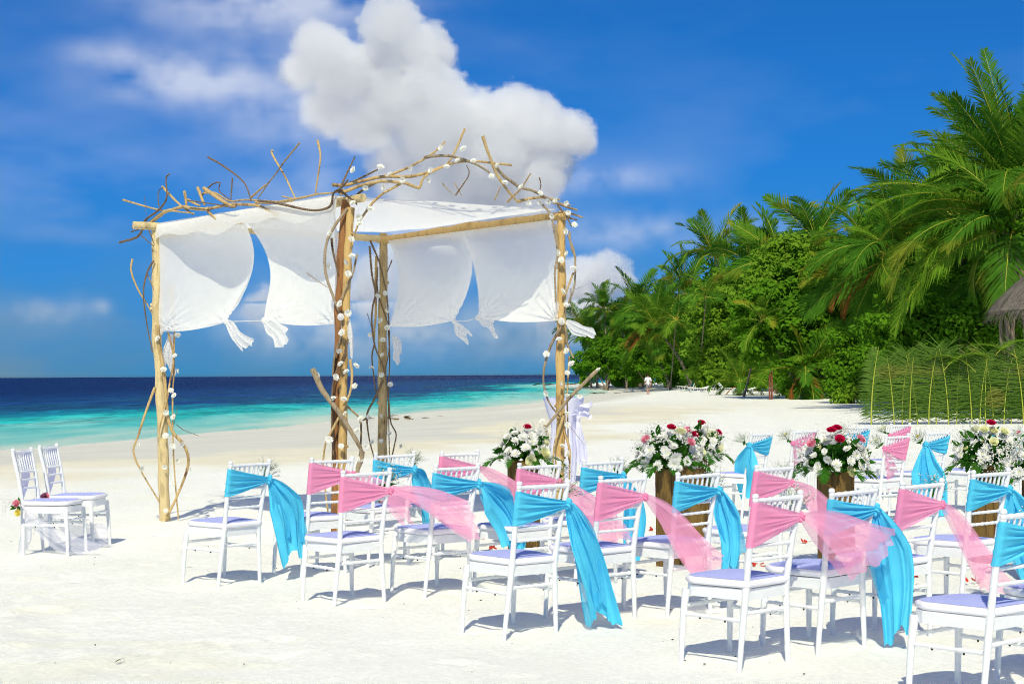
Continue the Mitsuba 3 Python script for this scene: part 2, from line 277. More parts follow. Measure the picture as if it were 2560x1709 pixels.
build_cloud([lobe(*q) for q in _h], (-790, 3780, 190), (330, 4220, 1020), (230, 64, 170), .015, 1, 'tall white cumulus cloud towering over the sea behind the arch',
    lambda x, z: np.clip(.12+.88*np.clip((x*.75+(z-520)+300)/380, 0, 1), 0, 1)*np.clip((z-200)/330, .10, 1))
build_cloud([lobe(*q) for q in _g], (60, 3880, 80), (360, 4120, 360), (90, 40, 80), .014, 2, 'smaller white cumulus cloud low over the horizon right of the arch', lambda x, z: np.clip((z-90)/120, .1, 1))
build_cloud([lobe(*q) for q in [(880, 640, 60), (840, 690, 50), (910, 590, 50), (640, 700, 60), (590, 720, 44), (940, 690, 60)]], (-760, 3900, 60), (-190, 4100, 400), (120, 30, 70), .012, 3, 'faint low cloud bank seen through the arch', lambda x, z: np.clip((z-80)/160, .1, .8))
# ------------------------------------------------------------------ the setting: beach and sea
def graded(lo, hi, step, a, b, g=1.10):
    c = list(np.arange(lo, hi+1e-6, step)); s = step
    while c[-1] < b: s *= g; c.append(c[-1]+s)
    s = step
    while c[0] > a: s *= g; c.insert(0, c[0]-s)
    return np.array(c)
xs, ys = graded(-6, 6, .045, -75, 700), graded(5.5, 17, .045, -110, 620, 1.06)
X, Y = np.meshgrid(xs, ys, indexing='ij')
P = np.stack([X, Y, 0*X], -1)
near = np.clip(1-(np.hypot(X, Y-11)-9)/14, 0, 1)
rough = .5+1.0*np.clip((-X-1.2)/2.5, 0, 1)*np.clip((13-Y)/4, 0, 1)
lump = (meshkit.fbm(P*np.array([1.6, 1.6, 1]), 4, 5)-.5)*.075*rough+(meshkit.fbm(P*np.array([7, 7, 1]), 3, 9)-.5)*.028*rough
pr = np.random.default_rng(12)
for k in range(110):      # shallow footprints in the trodden sand
    fx_, fy_, fa = pr.uniform(-3.6, 4.5), pr.uniform(6.2, 15.5), pr.normal(.6, .7); i0, i1 = np.searchsorted(xs, [fx_-.35, fx_+.35]); j0, j1 = np.searchsorted(ys, [fy_-.35, fy_+.35])
    dx, dy = X[i0:i1, j0:j1]-fx_, Y[i0:i1, j0:j1]-fy_; u_, v_ = dx*math.cos(fa)+dy*math.sin(fa), -dx*math.sin(fa)+dy*math.cos(fa); e_ = np.hypot(u_/.07, v_/.15)
    lump[i0:i1, j0:j1] += pr.uniform(.5, 1)*(-.020*np.exp(-e_**4)+.009*np.exp(-((e_-1.35)/.35)**2))
dune = (meshkit.fbm(P*np.array([.05, .035, 1]), 3, 31)-.5)*.35*np.clip((Y-24)/60, 0, 1)*np.clip((shore_dist(X, Y)-3)/10, 0, 1)
P[..., 2] = gz(X, Y)+lump*near+dune*np.clip(shore_dist(X, Y)/12, 0, 1)
key = single('sand', mikit.ply(grid_mesh(P), 'm_sand', smooth=True), 'white coral sand beach, damp and greyer towards the water', 'sand', kind='structure')
scene['sea'] = {'type': 'rectangle', 'to_world': T().translate([-3000, 99000, -.43]).scale([160000, 99600, 1]), 'bsdf': {'type': 'ref', 'id': 'm_sea'}}
labels['sea'] = {'label': 'calm lagoon turning from pale aqua over turquoise to navy', 'category': 'sea', 'kind': 'structure'}
def sink(x, y): return float(gz(x, y))-.008
# ------------------------------------------------------------------ chairs
SM = 40
def rope(p, q, r, n=26):
    p, q = np.asarray(p, float), np.asarray(q, float); t = np.linspace(0, 1, n)
    return tube_mesh(p+(q-p)*t[:, None], r*(1+.13*np.cos(t*np.pi*13)), 8)
def post_xy(s, z):
    """the rear post's centre at height z, side s"""
    k = np.interp(z, [0, .42, .66, .92], [0, 1, 2, 3]); w = np.interp(k, [0, 1, 2, 3], [.200, .162, .170, .185]); y = np.interp(k, [0, 1, 2, 3], [0, -.022, -.058, -.117])
    return np.array([s*w, y, z])
def rear_leg(s):
    zs = np.array([-.02, .1, .22, .34, .42, .5, .6, .7, .8, .88]); p = smooth_path([post_xy(s, z) for z in zs], 26)
    r = np.interp(p[:, 2], [-.02, .15, .41, .42, .45, .46, .9], [.0125, .015, .0185, .0205, .0205, .0175, .0155])
    top = p[-1]; cap = lathe([(0, .0), (.0155, 0), (.0165, .012), (.012, .017), (.0175, .024), (.0165, .036), (.009, .042), (0, .043)], 12)
    return join([tube_mesh(p, r, 10), (cap[0]+top, cap[1])])
def front_leg(s):
    p = smooth_path([(s*.197, .395, -.02), (s*.192, .385, .2), (s*.182, .368, .40)], 12)
    return tube_mesh(p, np.interp(p[:, 2], [-.02, .2, .37], [.0125, .0165, .0205]), 10)
def seat_outline(off=0., n=10):
    pts = [(-.172-off, -.03-off), (-.215-off, .30)]
    a = np.linspace(0, 1, n); front = np.stack([-.215-off+(.43+2*off)*a, .30+(.092+off)*(1-(2*a-1)**4)**.6], 1)
    return np.vstack([pts[:1], front, [(.172+off, -.03-off)]])
def slab(z0, z1, off, rnd=.0):
    poly = shapely.Polygon(seat_outline(off)).buffer(-.02).buffer(.02, quad_segs=5)
    rings = []
    for z, d in ([(z0, -rnd), (z0+rnd*.5, -rnd*.25), (z0+rnd, 0), (z1-rnd*1.2, 0), (z1-rnd*.5, -rnd*.3), (z1, -rnd*1.4)] if rnd else [(z0, 0), (z1, 0)]):
        q = poly.buffer(d) if d else poly
        b = np.array([q.exterior.interpolate(t, True).coords[0] for t in np.linspace(0, 1, 56, endpoint=False)]); rings.append(np.column_stack([b, b[:, 0]*0+z]))
    return rings
def rings_mesh(rings, cap0=True, cap1=True):
    R = np.array(rings); n = R.shape[1]; v, f = grid_mesh(np.concatenate([R, R[:, :1]], 1)); f = f[:, ::-1]
    out = [(v, f)]
    for on, r, fl in ((cap0, R[0], 1), (cap1, R[-1], 0)):
        if on:
            k = np.arange(n); c = np.vstack([r, r.mean(0)]); t = np.stack([k, (k+1) % n, k*0+n], 1); out.append((c, t[:, ::-1] if fl else t))
    return join(out)
cush = slab(.432, .470, .012, .012)
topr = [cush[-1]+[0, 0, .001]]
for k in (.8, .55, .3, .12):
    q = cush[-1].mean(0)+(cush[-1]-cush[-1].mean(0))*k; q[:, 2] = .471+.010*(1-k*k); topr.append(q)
CH = {}
CH['rear_leg'] = [mikit.ply(rear_leg(s), 'm_white_paint', smooth=SM) for s in (-1, 1)]
CH['front_leg'] = [mikit.ply(front_leg(s), 'm_white_paint', smooth=SM) for s in (-1, 1)]
CH['seat_frame'] = [mikit.ply(rings_mesh(slab(.372, .430, 0.)), 'm_white_paint', smooth=30)]
CH['cushion'] = [mikit.ply(rings_mesh(cush, True, False), 'm_cushion_side', smooth=50)]
CH['cushion__top_light_tint'] = [mikit.ply(rings_mesh(topr, False, True), 'm_cloth_top_light_tint', smooth=60)]  # top of the white cushion, its lilac daylight tint put into the colour
CH['crest_rail'] = [mikit.ply(rope(post_xy(-1, .885), post_xy(1, .885), .0125), 'm_white_paint', smooth=SM)]
CH['back_rail'] = [mikit.ply(rope(post_xy(-1, z), post_xy(1, z), .0095), 'm_white_paint', smooth=SM) for z in (.715, .648, .575)]
def spindle(k):
    a = (k+1)/8.; p, q = post_xy(-1, .715)*(1-a)+post_xy(1, .715)*a, post_xy(-1, .885)*(1-a)+post_xy(1, .885)*a
    t = np.linspace(0, 1, 9); return tube_mesh(p+(q-p)*t[:, None], .0062+.0022*np.sin(t*np.pi), 7)
CH['spindle'] = [mikit.ply(spindle(k), 'm_white_paint', smooth=SM) for k in range(7)]
CH['stretcher'] = [mikit.ply(rope(a, b, .0105, 30), 'm_white_paint', smooth=SM) for a, b in (((-.175, .005, .268), (-.190, .380, .268)), ((.175, .005, .268), (.190, .380, .268)), ((-.178, 0, .30), (.178, 0, .30)), ((-.188, .376, .31), (.188, .376, .31)))]
CH['screw_cap'] = [mikit.ply(ball_mesh((s*.185, y, .255), .0055), 'm_black') for s in (-1, 1) for y in (.10, .27)]
def build_chair(x, y, th, label, group, small=False):
    j = np.random.default_rng(int(abs(x*1000)+y*77)); M = mat((x, y, sink(x, y)-j.uniform(0, .008)), math.radians(th), 1., trimesh.transformations.euler_matrix(j.normal(0, .006), j.normal(0, .007), 0)[:3, :3])
    c = thing('chair', label, 'chair', group)
    for nm in ('rear_leg', 'front_leg', 'seat_frame', 'crest_rail', 'back_rail', 'spindle', 'stretcher'):
        for s in CH[nm]: part(nm, put(s, M), c)
    if not small:
        for s in CH['screw_cap']: part('screw_cap', put(s, M), c)
    Q = M@mat((j.normal(0, .004), j.normal(0, .006), j.uniform(-.001, .004)), j.normal(0, .02)); k = part('cushion', put(CH['cushion'][0], Q), c); part('top_light_tint', put(CH['cushion__top_light_tint'][0], Q), k)
    return c, M
# sashes: a band round the back that gathers to a knot at one post, and a tail blown by the wind
def sash_band(s, tulle, seed):
    r = np.random.default_rng(seed); n, m = 84, 30
    b = np.linspace(0, 1, m)[None]; t = np.linspace(0, 1, n)
    # path: front side from the knot post to the wide post, round it, and back along the rear side
    a = np.where(t < .44, 1-t/.44, np.where(t < .56, 0., (t-.56)/.44)); side = np.where(t < .44, 1., np.where(t < .56, np.cos((t-.44)/.12*np.pi), -1.)); bulge = np.where((t > .44) & (t < .56), np.sin((t-.44)/.12*np.pi), 0)
    lo, hi = (.665, .865) if not tulle else (.645, .880)
    kz = .775+r.uniform(-.01, .01)
    zlo = lo+(kz-.022-lo)*a**1.25; zhi = hi+(kz+.020-hi)*a**(.85 if not tulle else 1.0)
    Z = zlo[:, None]+(zhi-zlo)[:, None]*b
    w = np.interp(Z, [.42, .66, .92], [.162, .170, .185]); yb = np.interp(Z, [.42, .66, .92], [-.022, -.058, -.117])
    ph = r.uniform(0, 6, 4); amp = (.0065 if not tulle else .003)*np.sin(np.pi*np.clip(a, .03, .97))[:, None]**.5
    pl = amp*(np.sin(b*23+ph[0]+1.5*a[:, None])+.7*np.sin(b*41+ph[1]-2*a[:, None])+.5*np.sin(b*67+ph[2]))
    Xs = -w+2*w*a[:, None]-.021*bulge[:, None]; Ys = yb+side[:, None]*(.021+.004*a[:, None])+side[:, None]*pl
    P = np.stack([s*Xs, Ys, Z], -1)
    if s < 0: P = P[:, ::-1]
    return grid_mesh(P), kz
def knot_mesh(kz, s, r0, seed):
    b = trimesh.creation.icosphere(3, 1.); v = np.array(b.vertices)
    v = v*(1+.25*np.sin(v[:, :1]*5+v[:, 2:]*9+seed))*np.array([.020, .030, .030])*r0
    y = np.interp(kz, [.42, .66, .92], [-.022, -.058, -.117]); return v+np.array([s*.195, y-.012, kz]), np.array(b.faces)
def tail_mesh(p0, p1, w0, w1, sag, seed, n=60, m=40, pleat=.012, tulle=False, taper=.0, turns=.7):
    """a strip of cloth from p0 to p1, w0 wide at the knot and w1 further on, its folds rolled over one another"""
    r = np.random.default_rng(seed); t = np.linspace(0, 1, n)[:, None]; b = np.linspace(-1, 1, m)[None]; ph = r.uniform(0, 6.3, 6)
    p0, p1 = np.asarray(p0, float), np.asarray(p1, float); d = p1-p0; L = np.linalg.norm(d)
    C = p0+d*t+np.array([0, 0, 1.])*(sag*L*4*t*(1-t)**1.4)
    hz = np.array([-d[1], d[0], 0.]) if np.hypot(d[0], d[1]) > .05 else np.array([-.35, .94, 0]); hz /= np.linalg.norm(hz)
    tan = np.gradient(C, axis=0); tan /= np.linalg.norm(tan, axis=1, keepdims=True); W = np.cross(hz[None], tan); W /= np.linalg.norm(W, axis=1, keepdims=True)
    if W[n//2, 0] < 0: W = -W
    tw = turns*(1-t)**2*np.sign(math.sin(ph[4])+.01)+.25*np.sin(t*3.2+ph[5])*t; Wt = W*np.cos(tw)+hz*np.sin(tw); Nt = hz*np.cos(tw)-W*np.sin(tw)
    wid = w0+(w1-w0)*np.clip(t/(.95 if tulle else .42), 0, 1)**(.7 if tulle else .8)*(1+(.05 if tulle else .14)*np.sin(t*5.5+ph[3]))*(1-taper*np.clip((t-.6)/.4, 0, 1))
    fr = 7.5 if not tulle else 4.0; g = np.clip(t*4, .25, 1); a1 = b*fr+ph[0]+1.1*np.sin(t*2.4+ph[1]); a2 = b*fr*1.9+ph[2]-1.7*t
    lat = b+.13*np.sin(a1)*(1-b*b)+.05*np.sin(a2)*(1-b*b)
    off = pleat*g*(1.15*np.cos(a1)+.5*np.cos(a2)+.22*np.cos(b*27+ph[3]+2*t))+(.02 if tulle else .05)*t*np.sin(t*4.6+ph[3]+b*.9)*(L if L < 1 else 1)
    if tulle: endj = (.07*np.sin(b*1.6+ph[4])+.008*np.sin(b*13+ph[1])+.010*np.sin(b*19+ph[0]))*np.clip((t-.7)/.3, 0, 1)
    else: endj = (.06*np.sin(b*2.4+ph[4])+.015*np.sin(b*9+ph[1])+.004*np.sin(b*37+ph[0]))*np.clip((t-.7)/.3, 0, 1)
    wob = (.02 if tulle else .045)*np.sin(t*4+ph[2])*t
    P = C[:, None]+Wt[:, None]*(lat*.5*wid+wob)[..., None]+Nt[:, None]*off[..., None]+tan[:, None]*endj[..., None]
    P[..., 2] = np.maximum(P[..., 2], .014+.014*np.abs(np.sin(b*7+ph[0])))
    return grid_mesh(P)
def build_sash(M, s, colour, p1, wid, seed, label, group, second=True, sag=None):
    tulle = colour == 'pink'; key = thing('sash', label, 'sash', group)
    band, kz = sash_band(s, tulle, seed)
    part('band', put(mikit.ply(band, 'm_pink_band' if tulle else 'm_blue_chiffon', smooth=True), M), key)
    part('knot', put(mikit.ply(knot_mesh(kz, s, .85 if tulle else 1.1, seed), 'm_pink_band' if tulle else 'm_blue_chiffon', smooth=True), M), key)
    y = np.interp(kz, [.42, .66, .92], [-.022, -.058, -.117]); k = M[:3, :3]@np.array([s*.205, y-.02, kz])+M[:3, 3]
    p1 = np.asarray(p1, float); sag = sag if sag is not None else (.06 if tulle else .11)
    part('tail', mikit.ply(tail_mesh(k, p1, .04, wid, sag, seed, pleat=.0045 if tulle else .017, tulle=tulle, taper=0 if tulle else .25), 'm_pink_tulle' if tulle else 'm_blue_chiffon', smooth=True), key)
    if second:
        r = np.random.default_rng(seed+99); q = k+(p1-k)*(.90 if tulle else r.uniform(.70, .95))+(np.array([r.uniform(0, .03), .03, r.uniform(-.05, .0)]) if tulle else np.array([r.uniform(-.02, .07), r.uniform(.02, .08), r.uniform(-.06, .03)]))
        part('tail', mikit.ply(tail_mesh(k+[0, .010, 0], q, .035, wid*(1.12 if tulle else .9), sag*.9, seed+5, pleat=.005 if tulle else .019, tulle=tulle), 'm_pink_tulle' if tulle else 'm_blue_sheer', smooth=True), key)
    return k
# ------------------------------------------------------------------ flowers
def petal(L, w, up, curl, phi, r0=.0):
    t = np.array([0, .35, .75, 1.]); ww = np.array([.45, 1., .9, .25])*w*.5
    rr = r0+L*t*np.cos(up); z = L*t*np.sin(up)+curl*L*t*t
    c, s = math.cos(phi), math.sin(phi); P = np.zeros((4, 2, 3))
    for k, sg in enumerate((-1, 1)):
        P[:, k] = np.stack([rr*c-sg*ww*s, rr*s+sg*ww*c, z], 1)
    return grid_mesh(P)
def mum_mesh(seed):
    r = np.random.default_rng(seed); out = []
    for n, L, w, up, cu, z in ((15, 1., .30, .05, .12, 0), (14, .86, .28, .32, .15, .03), (11, .62, .24, .7, .1, .06), (7, .38, .2, 1.1, -.1, .08)):
        for k in range(n):
            v, f = petal(L*r.uniform(.88, 1.06), w, up+r.uniform(-.12, .12), cu, 2*math.pi*(k+r.uniform(-.25, .25))/n, .05); out.append((v+[0, 0, z], f))
    return join(out)
MUM = [mikit.ply(mum_mesh(k), 'm_petal_white') for k in range(4)]
EYE_M = mikit.ply(ball_mesh((0, 0, .14), .2, 1, (1, 1, .7)), 'm_petal_eye')
def rose_mesh(seed):
    r = np.random.default_rng(seed); out = []
    for R, z0, h, n in ((.98, .1, .55, 5), (.78, .12, .72, 4), (.55, .15, .84, 3), (.32, .2, .9, 2)):
        for k in range(n):
            a0 = 2*math.pi*k/n+r.uniform(0, 1); a = np.linspace(-.75, .75, 6)*(2*math.pi/n); t = np.linspace(0, 1, 5)
            A, Tt = np.meshgrid(a, t, indexing='ij'); rad = R*(.35+.65*np.sin(Tt*1.5))+.10*np.clip(Tt-.75, 0, 1)*4*(.5 if R < .5 else 1)*(1+.2*np.sin(A*7))
            P = np.stack([rad*np.cos(A+a0), rad*np.sin(A+a0), z0+h*Tt*(1-.18*(A/np.abs(a).max())**2)], -1); out.append(grid_mesh(P))
    return join(out)
ROSE = {c: mikit.ply(rose_mesh(k), 'm_petal_'+c, smooth=True) for k, c in enumerate(('pink', 'crimson', 'cream', 'yellow'))}
def leaf_mesh(L=1., w=.42, bend=.25, n=6):
    t = np.linspace(0, 1, n); ww = w*.5*np.sin(np.pi*np.clip(t, .02, .98)**.8)
    P = np.stack([np.stack([t*L, k*ww, -bend*t*t*L+abs(k)*ww*.25], 1) for k in (-1, 0, 1)], 1); return grid_mesh(P)
def pinnate(L, n, ll, w, droop, lift, k_drop, seed, sides=1., prof=None, nseg=3, ang0=1.05, ang1=.55, wild=0):
    """a feather leaf along +x: returns (leaflets, rib)"""
    r = np.random.default_rng(seed); t = np.linspace(0, 1, 24); a = lift-droop*t**1.4
    dx = np.cos(a); dz = np.sin(a); C = np.stack([np.cumsum(dx), 0*t, np.cumsum(dz)], 1)*(L/24); C -= C[0]
    C[:, 1] = .06*L*math.sin(seed)*t*t
    V, F, o = [], [], 0; pr = prof or (lambda u: np.sin(np.pi*(.12+.86*u))**.55)
    s = np.linspace(0, 1, nseg+1); wd = np.array([.55, 1., .8, .06]) if nseg == 3 else np.interp(s, [0, .3, .7, 1], [.5, 1, .75, .06])
    for i in range(n):
        u = .12+.88*(i+.5)/n; k = u*23; i0 = min(int(k), 22); c = C[i0]+(C[i0+1]-C[i0])*(k-i0); tg = (C[i0+1]-C[i0]); tg /= np.linalg.norm(tg)
        up = np.array([-tg[2], 0, tg[0]])
        for sg in (-1, 1):
            l = ll*pr(u)*r.uniform(.85, 1.1); ang = (ang0-ang1*(u**4 if wild else u))*(r.normal(1, .085) if wild else r.uniform(.9, 1.1))
            d0 = tg*math.cos(ang)+np.array([0, sg, 0])*math.sin(ang)+up*(.18+r.uniform(-.1, .1)); d0 /= np.linalg.norm(d0)
            g = np.array([0, 0, -1.])*k_drop*(r.uniform(-.8, 2.2) if wild else r.uniform(.6, 1.3))
            ctr = c+d0*(s*l)[:, None]+g*((s**2)*l)[:, None]
            sd = np.cross(d0, up); sd /= np.linalg.norm(sd); sd = sd+up*r.uniform(-.5, .5)
            half = (w*wd*.5)[:, None]*sd
            V.append(np.concatenate([ctr-half, ctr+half])); m = len(s); q = np.arange(m-1)
            F.append(np.vstack([np.stack([q, q+1, q+1+m], 1), np.stack([q, q+1+m, q+m], 1)])+o); o += 2*m
    rib = tube_mesh(C, np.linspace(1, .22, 24)*max(w*.45, .004), 5)
    return (np.vstack(V), np.vstack(F)), rib
LEAF = mikit.ply(leaf_mesh(), 'm_flower_leaf', smooth=True)
FERN = [mikit.ply(join(list(pinnate(.30, 16, .10, .014, 1.3, .35, .15, k))), 'm_flower_leaf') for k in (1, 2)]
def breath_mesh(seed, n, spread, L, rad=.0045):
    """baby's breath: thin stems that fork, a tiny white bloom on each tip"""
    r = np.random.default_rng(seed); st, bl = [], []
    b = trimesh.creation.icosphere(0, rad)
    for k in range(n):
        d = np.array([r.normal(0, spread), r.normal(0, spread), 1.]); d /= np.linalg.norm(d); q = d*L*r.uniform(.55, 1.); mid = q*.55+r.normal(0, .012, 3)
        st.append(tube_mesh(np.array([[0, 0, 0], mid, q]), .0009, 3, False))
        for j in range(3):
            e = q+r.normal(0, .018, 3); st.append(tube_mesh(np.array([mid, e]), .0007, 3, False)); bl.append((np.array(b.vertices)*r.uniform(.7, 1.5)+e, np.array(b.faces)))
    return join(st), join(bl)
BREATH = [tuple(mikit.ply(m, b) for m, b in zip(breath_mesh(k, 26, .55, .17), ('m_flower_leaf', 'm_breath'))) for k in range(3)]
def add_bloom(parent, kind, pos, d, r, spin):
    M = mat(pos, 0, r, frame_z(d, spin))
    if kind == 'mum':
        k = part('chrysanthemum', put(MUM[int(spin*97) % 4], M), parent); part('flower_eye', put(EYE_M, M), k)
    else: part('rose', put(ROSE[kind], M), parent)
def build_posy(M, s, rose, seed, label, group, loc=None):
    """a small posy stuck behind the knot of a sash"""
    r = np.random.default_rng(seed); key = thing('posy', label, 'posy', group)
    p = M[:3, :3]@np.array([s*.20, -.045 if loc is None else loc[1], .80 if loc is None else loc[2]])+M[:3, 3]
    d = M[:3, :3]@np.array([s*.55, .25, .8]); st, bl = BREATH[seed % 3]; B = mat(p, 0, .85, frame_z(d, r.uniform(0, 6)))
    part('stem', put(st, B), key, kind='stuff'); part('babys_breath', put(bl, B), key, kind='stuff')
    if rose: add_bloom(key, rose, p+d/np.linalg.norm(d)*.055+[0, 0, .01], d+r.normal(0, .15, 3), .026, r.uniform(0, 6))
    for k in range(3):
        e = r.normal(0, 1, 3)+[0, 0, -.2]; part('leaf', put(LEAF, mat(p, 0, .055, frame_z(e, 0)[:, [2, 0, 1]])), key)
def build_arrangement(x, y, z, R, seed, reds, label):
    r = np.random.default_rng(seed); key = thing('flower_arrangement', label, 'flowers', 'flower arrangements on the log pedestals')
    c0 = np.array([x, y, z+.05]); core = []
    for k in range(150):
        d = r.normal(0, 1, 3); d[2] = abs(d[2])*.9-.1; d /= np.linalg.norm(d); v, f = leaf_mesh(.11, .05, .3, 4); core.append((place((v, f), mat(c0+d*R*r.uniform(.15, .62), 0, 1, frame_z(d+r.normal(0, .5, 3))[:, [2, 0, 1]]))))
    part('foliage', mikit.ply(join(core), 'm_flower_leaf'), key, kind='stuff')
    n = 66; gold = np.pi*(3-5**.5)
    for k in range(n):
        h = 1-1.18*(k+.5)/n; a = k*gold+r.uniform(-.3, .3); d = np.array([math.cos(a)*math.sqrt(max(0, 1-h*h)), math.sin(a)*math.sqrt(max(0, 1-h*h)), h])
        if r.uniform() < .10: continue
        pos = c0+d*np.array([R, R, R*.92])*r.uniform(.86, 1.08); add_bloom(key, 'mum' if r.uniform() < .95 else 'cream', pos, d+r.normal(0, .40, 3)+[0, -.1, .1], r.choice([.028, .036, .042, .046, .052])*r.uniform(.92, 1.05), r.uniform(0, 6))
    for cx, a, h in reds:
        d = np.array([math.cos(a)*math.sqrt(1-h*h), math.sin(a)*math.sqrt(1-h*h), h]); add_bloom(key, cx, c0+d*R*1.12, d+[0, -.35, .2], .036, r.uniform(0, 6))
    for k in range(22):
        a = r.uniform(0, 6.28); h = r.uniform(-.1, .95); d = np.array([math.cos(a)*math.sqrt(1-h*h), math.sin(a)*math.sqrt(1-h*h), h]); part('leaf', put(LEAF, mat(c0+d*R*.88, 0, r.uniform(.07, .11), frame_z(d+r.normal(0, .35, 3))[:, [2, 0, 1]])), key)
    for k in range(9):
        a = k*.7+r.uniform(-.2, .2); part('fern_leaf', put(FERN[k % 2], mat(c0+[.10*math.cos(a), .10*math.sin(a), -.04], a, r.uniform(.75, 1.15))), key)
    for k in range(9):
        a = r.uniform(0, 6.28); h = r.uniform(-.05, .9); d = np.array([math.cos(a)*math.sqrt(1-h*h), math.sin(a)*math.sqrt(1-h*h), h]); st, bl = BREATH[k % 3]; B = mat(c0+d*R*.55, 0, 1.15, frame_z(d))
        part('babys_breath', put(bl, B), key, kind='stuff')
def build_pedestal(x, y, r0, h, seed, label):
    key = thing('log_pedestal', label, 'pedestal', 'log pedestals along the aisle'); r = np.random.default_rng(seed)
    g = np.linspace(0, 2*np.pi, 40, endpoint=False); zs = np.linspace(-.03, h, 16)
    rr = r0*(1+.05*np.sin(3*g+seed)+.03*np.sin(7*g+seed*2))
    R = [np.stack([(rr*(1+.03*np.sin(z*9+g*2))*(1.06-.06*z/h))*np.cos(g)+x, rr*(1+.03*np.sin(z*7+g*3))*np.sin(g)+y, 0*g+z+sink(x, y)+.012*np.sin(g*2+seed)*(z > h-.01)], 1) for z in zs]
    part('log', mikit.ply(rings_mesh(R), 'm_log', smooth=40), key)
    # split-off staves of bark give the log its vertical seams
    for k in range(9):
        a = k*.7+r.uniform(-.15, .15); q = np.linspace(0, h*.985, 12); pth = np.stack([x+(r0*1.0+.004)*np.cos(a+.03*np.sin(q*5+k)), y+(r0*1.0+.004)*np.sin(a+.03*np.sin(q*5+k)), q+sink(x, y)], 1)
        part('bark_ridge', mikit.ply(tube_mesh(pth, r0*.10*(.7+.3*np.sin(q*6+k)**2), 6), 'm_log', smooth=60), key)
# ------------------------------------------------------------------ the driftwood arch
P1, P2, P4, P3 = np.array([-3.65, 16.37]), np.array([-1.47, 13.84]), np.array([.458, 14.85]), np.array([-1.45, 17.50])
TOPZ = 3.06
def on_plane(u, v, A, B, off=0.):
    """where the sight line of a pixel meets the upright plane through A and B, moved by off towards the viewer"""
    d = _F*FPX+_R*(u-1280)-_V*(v-854.5); n = np.array([-(B-A)[1], (B-A)[0]]); n /= np.linalg.norm(n)
    if n@(-A) < 0: n = -n
    t = (A@n+off)/(d[:2]@n); return np.array([0, 0, EYE])+d*t
SIDES = {'L': (P1, P2), 'F': (P2, P4), 'B': (P3, P4), 'K': (P1, P3)}
def faceon(Pt): return (Pt, Pt+np.array([Pt[1], -Pt[0]])/np.hypot(*Pt))
for k, q in (('1', P1), ('2', P2), ('3', P3), ('4', P4)): SIDES[k] = faceon(q)
arch = thing('wedding_arch', 'tall driftwood wedding arch of four posts with tangled bare branches', 'arch')
def knotty(p, r0, r1, n, seed, rough=.10, sides=9):
    r = np.random.default_rng(seed); p = smooth_path(p, n); t = np.linspace(0, 1, n); L = np.linalg.norm(p[-1]-p[0])
    rad = (r0+(r1-r0)*t)*(1+rough*(meshkit.noise(np.stack([t*L*6+seed*7, 0*t, 0*t], -1))-.5)*2)
    p = p+(np.stack([meshkit.noise(np.stack([t*L*5+seed*3+k*40, 0*t, 0*t], -1)) for k in range(3)], 1)-.5)*min(r0, .03)*.8*np.sin(np.pi*t)[:, None]
    m = [tube_mesh(p, rad, sides)]
    for k in range(int(L*3.0)):        # stubs where side twigs broke off
        i = r.integers(2, n-2); d = r.normal(0, 1, 3); d /= np.linalg.norm(d); m.append(tube_mesh(np.array([p[i], p[i]+d*rad[i]*1.35]), [rad[i]*.5, rad[i]*.32], 5))
    return join(m)
def branch(pts, side, r0, wood_, off=.0, r1=None, seed=None, name='branch'):
    A, B = SIDES[side]; seed = len(scene) if seed is None else seed; o = np.broadcast_to(off, (len(pts),))
    p = [on_plane(u, v, A, B, q) for (u, v), q in zip(pts, o)]
    L = sum(np.linalg.norm(p[i+1]-p[i]) for i in range(len(p)-1))
    part(name, mikit.ply(knotty(p, r0, r0*.6 if r1 is None else r1, max(8, int(L*16)), seed), 'm_branch_'+wood_, smooth=50), arch)
def post(pts, r0, r1, m, seed, foot, dx=0, dy=0):
    p = [at(u, v, foot[1]) for u, v in pts]; p = [np.array([q[0]+dx, q[1]+dy, q[2]]) for q in p]; e = p[-1]-p[-2]; e = e/e[2]; last = p[-1]+e*(gz(*foot)-.05-p[-1][2])
    part('post', mikit.ply(knotty(p+[last], r0, r1, 44, seed, .07, 14), m, smooth=50), arch)
post([(389, 560), (391.5, 700), (391.5, 820), (402.6, 1021.6), (409, 1200)], .042, .060, 'm_pole_pale', 1, P1)
post([(868, 500), (856.5, 640), (847, 893), (844, 1141)], .040, .047, 'm_pole_brown', 2, P2, -.01, .02)
post([(876, 520), (866.5, 663), (859, 893), (854.5, 1141)], .034, .038, 'm_pole_tan', 3, P2, .008, -.035)
post([(958.5, 583), (957.5, 755), (955, 939), (957, 1146)], .046, .056, 'm_pole_grey', 4, P3)
post([(1404, 528), (1403.5, 658), (1401.8, 792), (1401.8, 971), (1400, 1149)], .039, .047, 'm_pole_tan', 5, P4)
nL_ = np.array([.757, .653])
def beam(a, b, r, m, seed): part('beam', mikit.ply(knotty([a, (np.asarray(a)+b)/2+[0, 0, .012], b], r, r*.95, 26, seed, .07, 12), m, smooth=50), arch)
def ext(A, B, a, b, za=TOPZ, zb=TOPZ):
    d = (B-A)/np.linalg.norm(B-A); return [*(A-d*a), za], [*(B+d*b), zb]
beam(*ext(P3, P4, .02, .12, 3.04, 3.03), .043, 'm_pole_tan', 6)
beam(*ext(P1, P3, .33, .30, 3.10, 3.05), .040, 'm_pole_pale', 7)
beam(*ext(P1+nL_*.05, P2+nL_*.03, .10, .22, 3.03, 3.085), .042, 'm_pole_pale', 8)
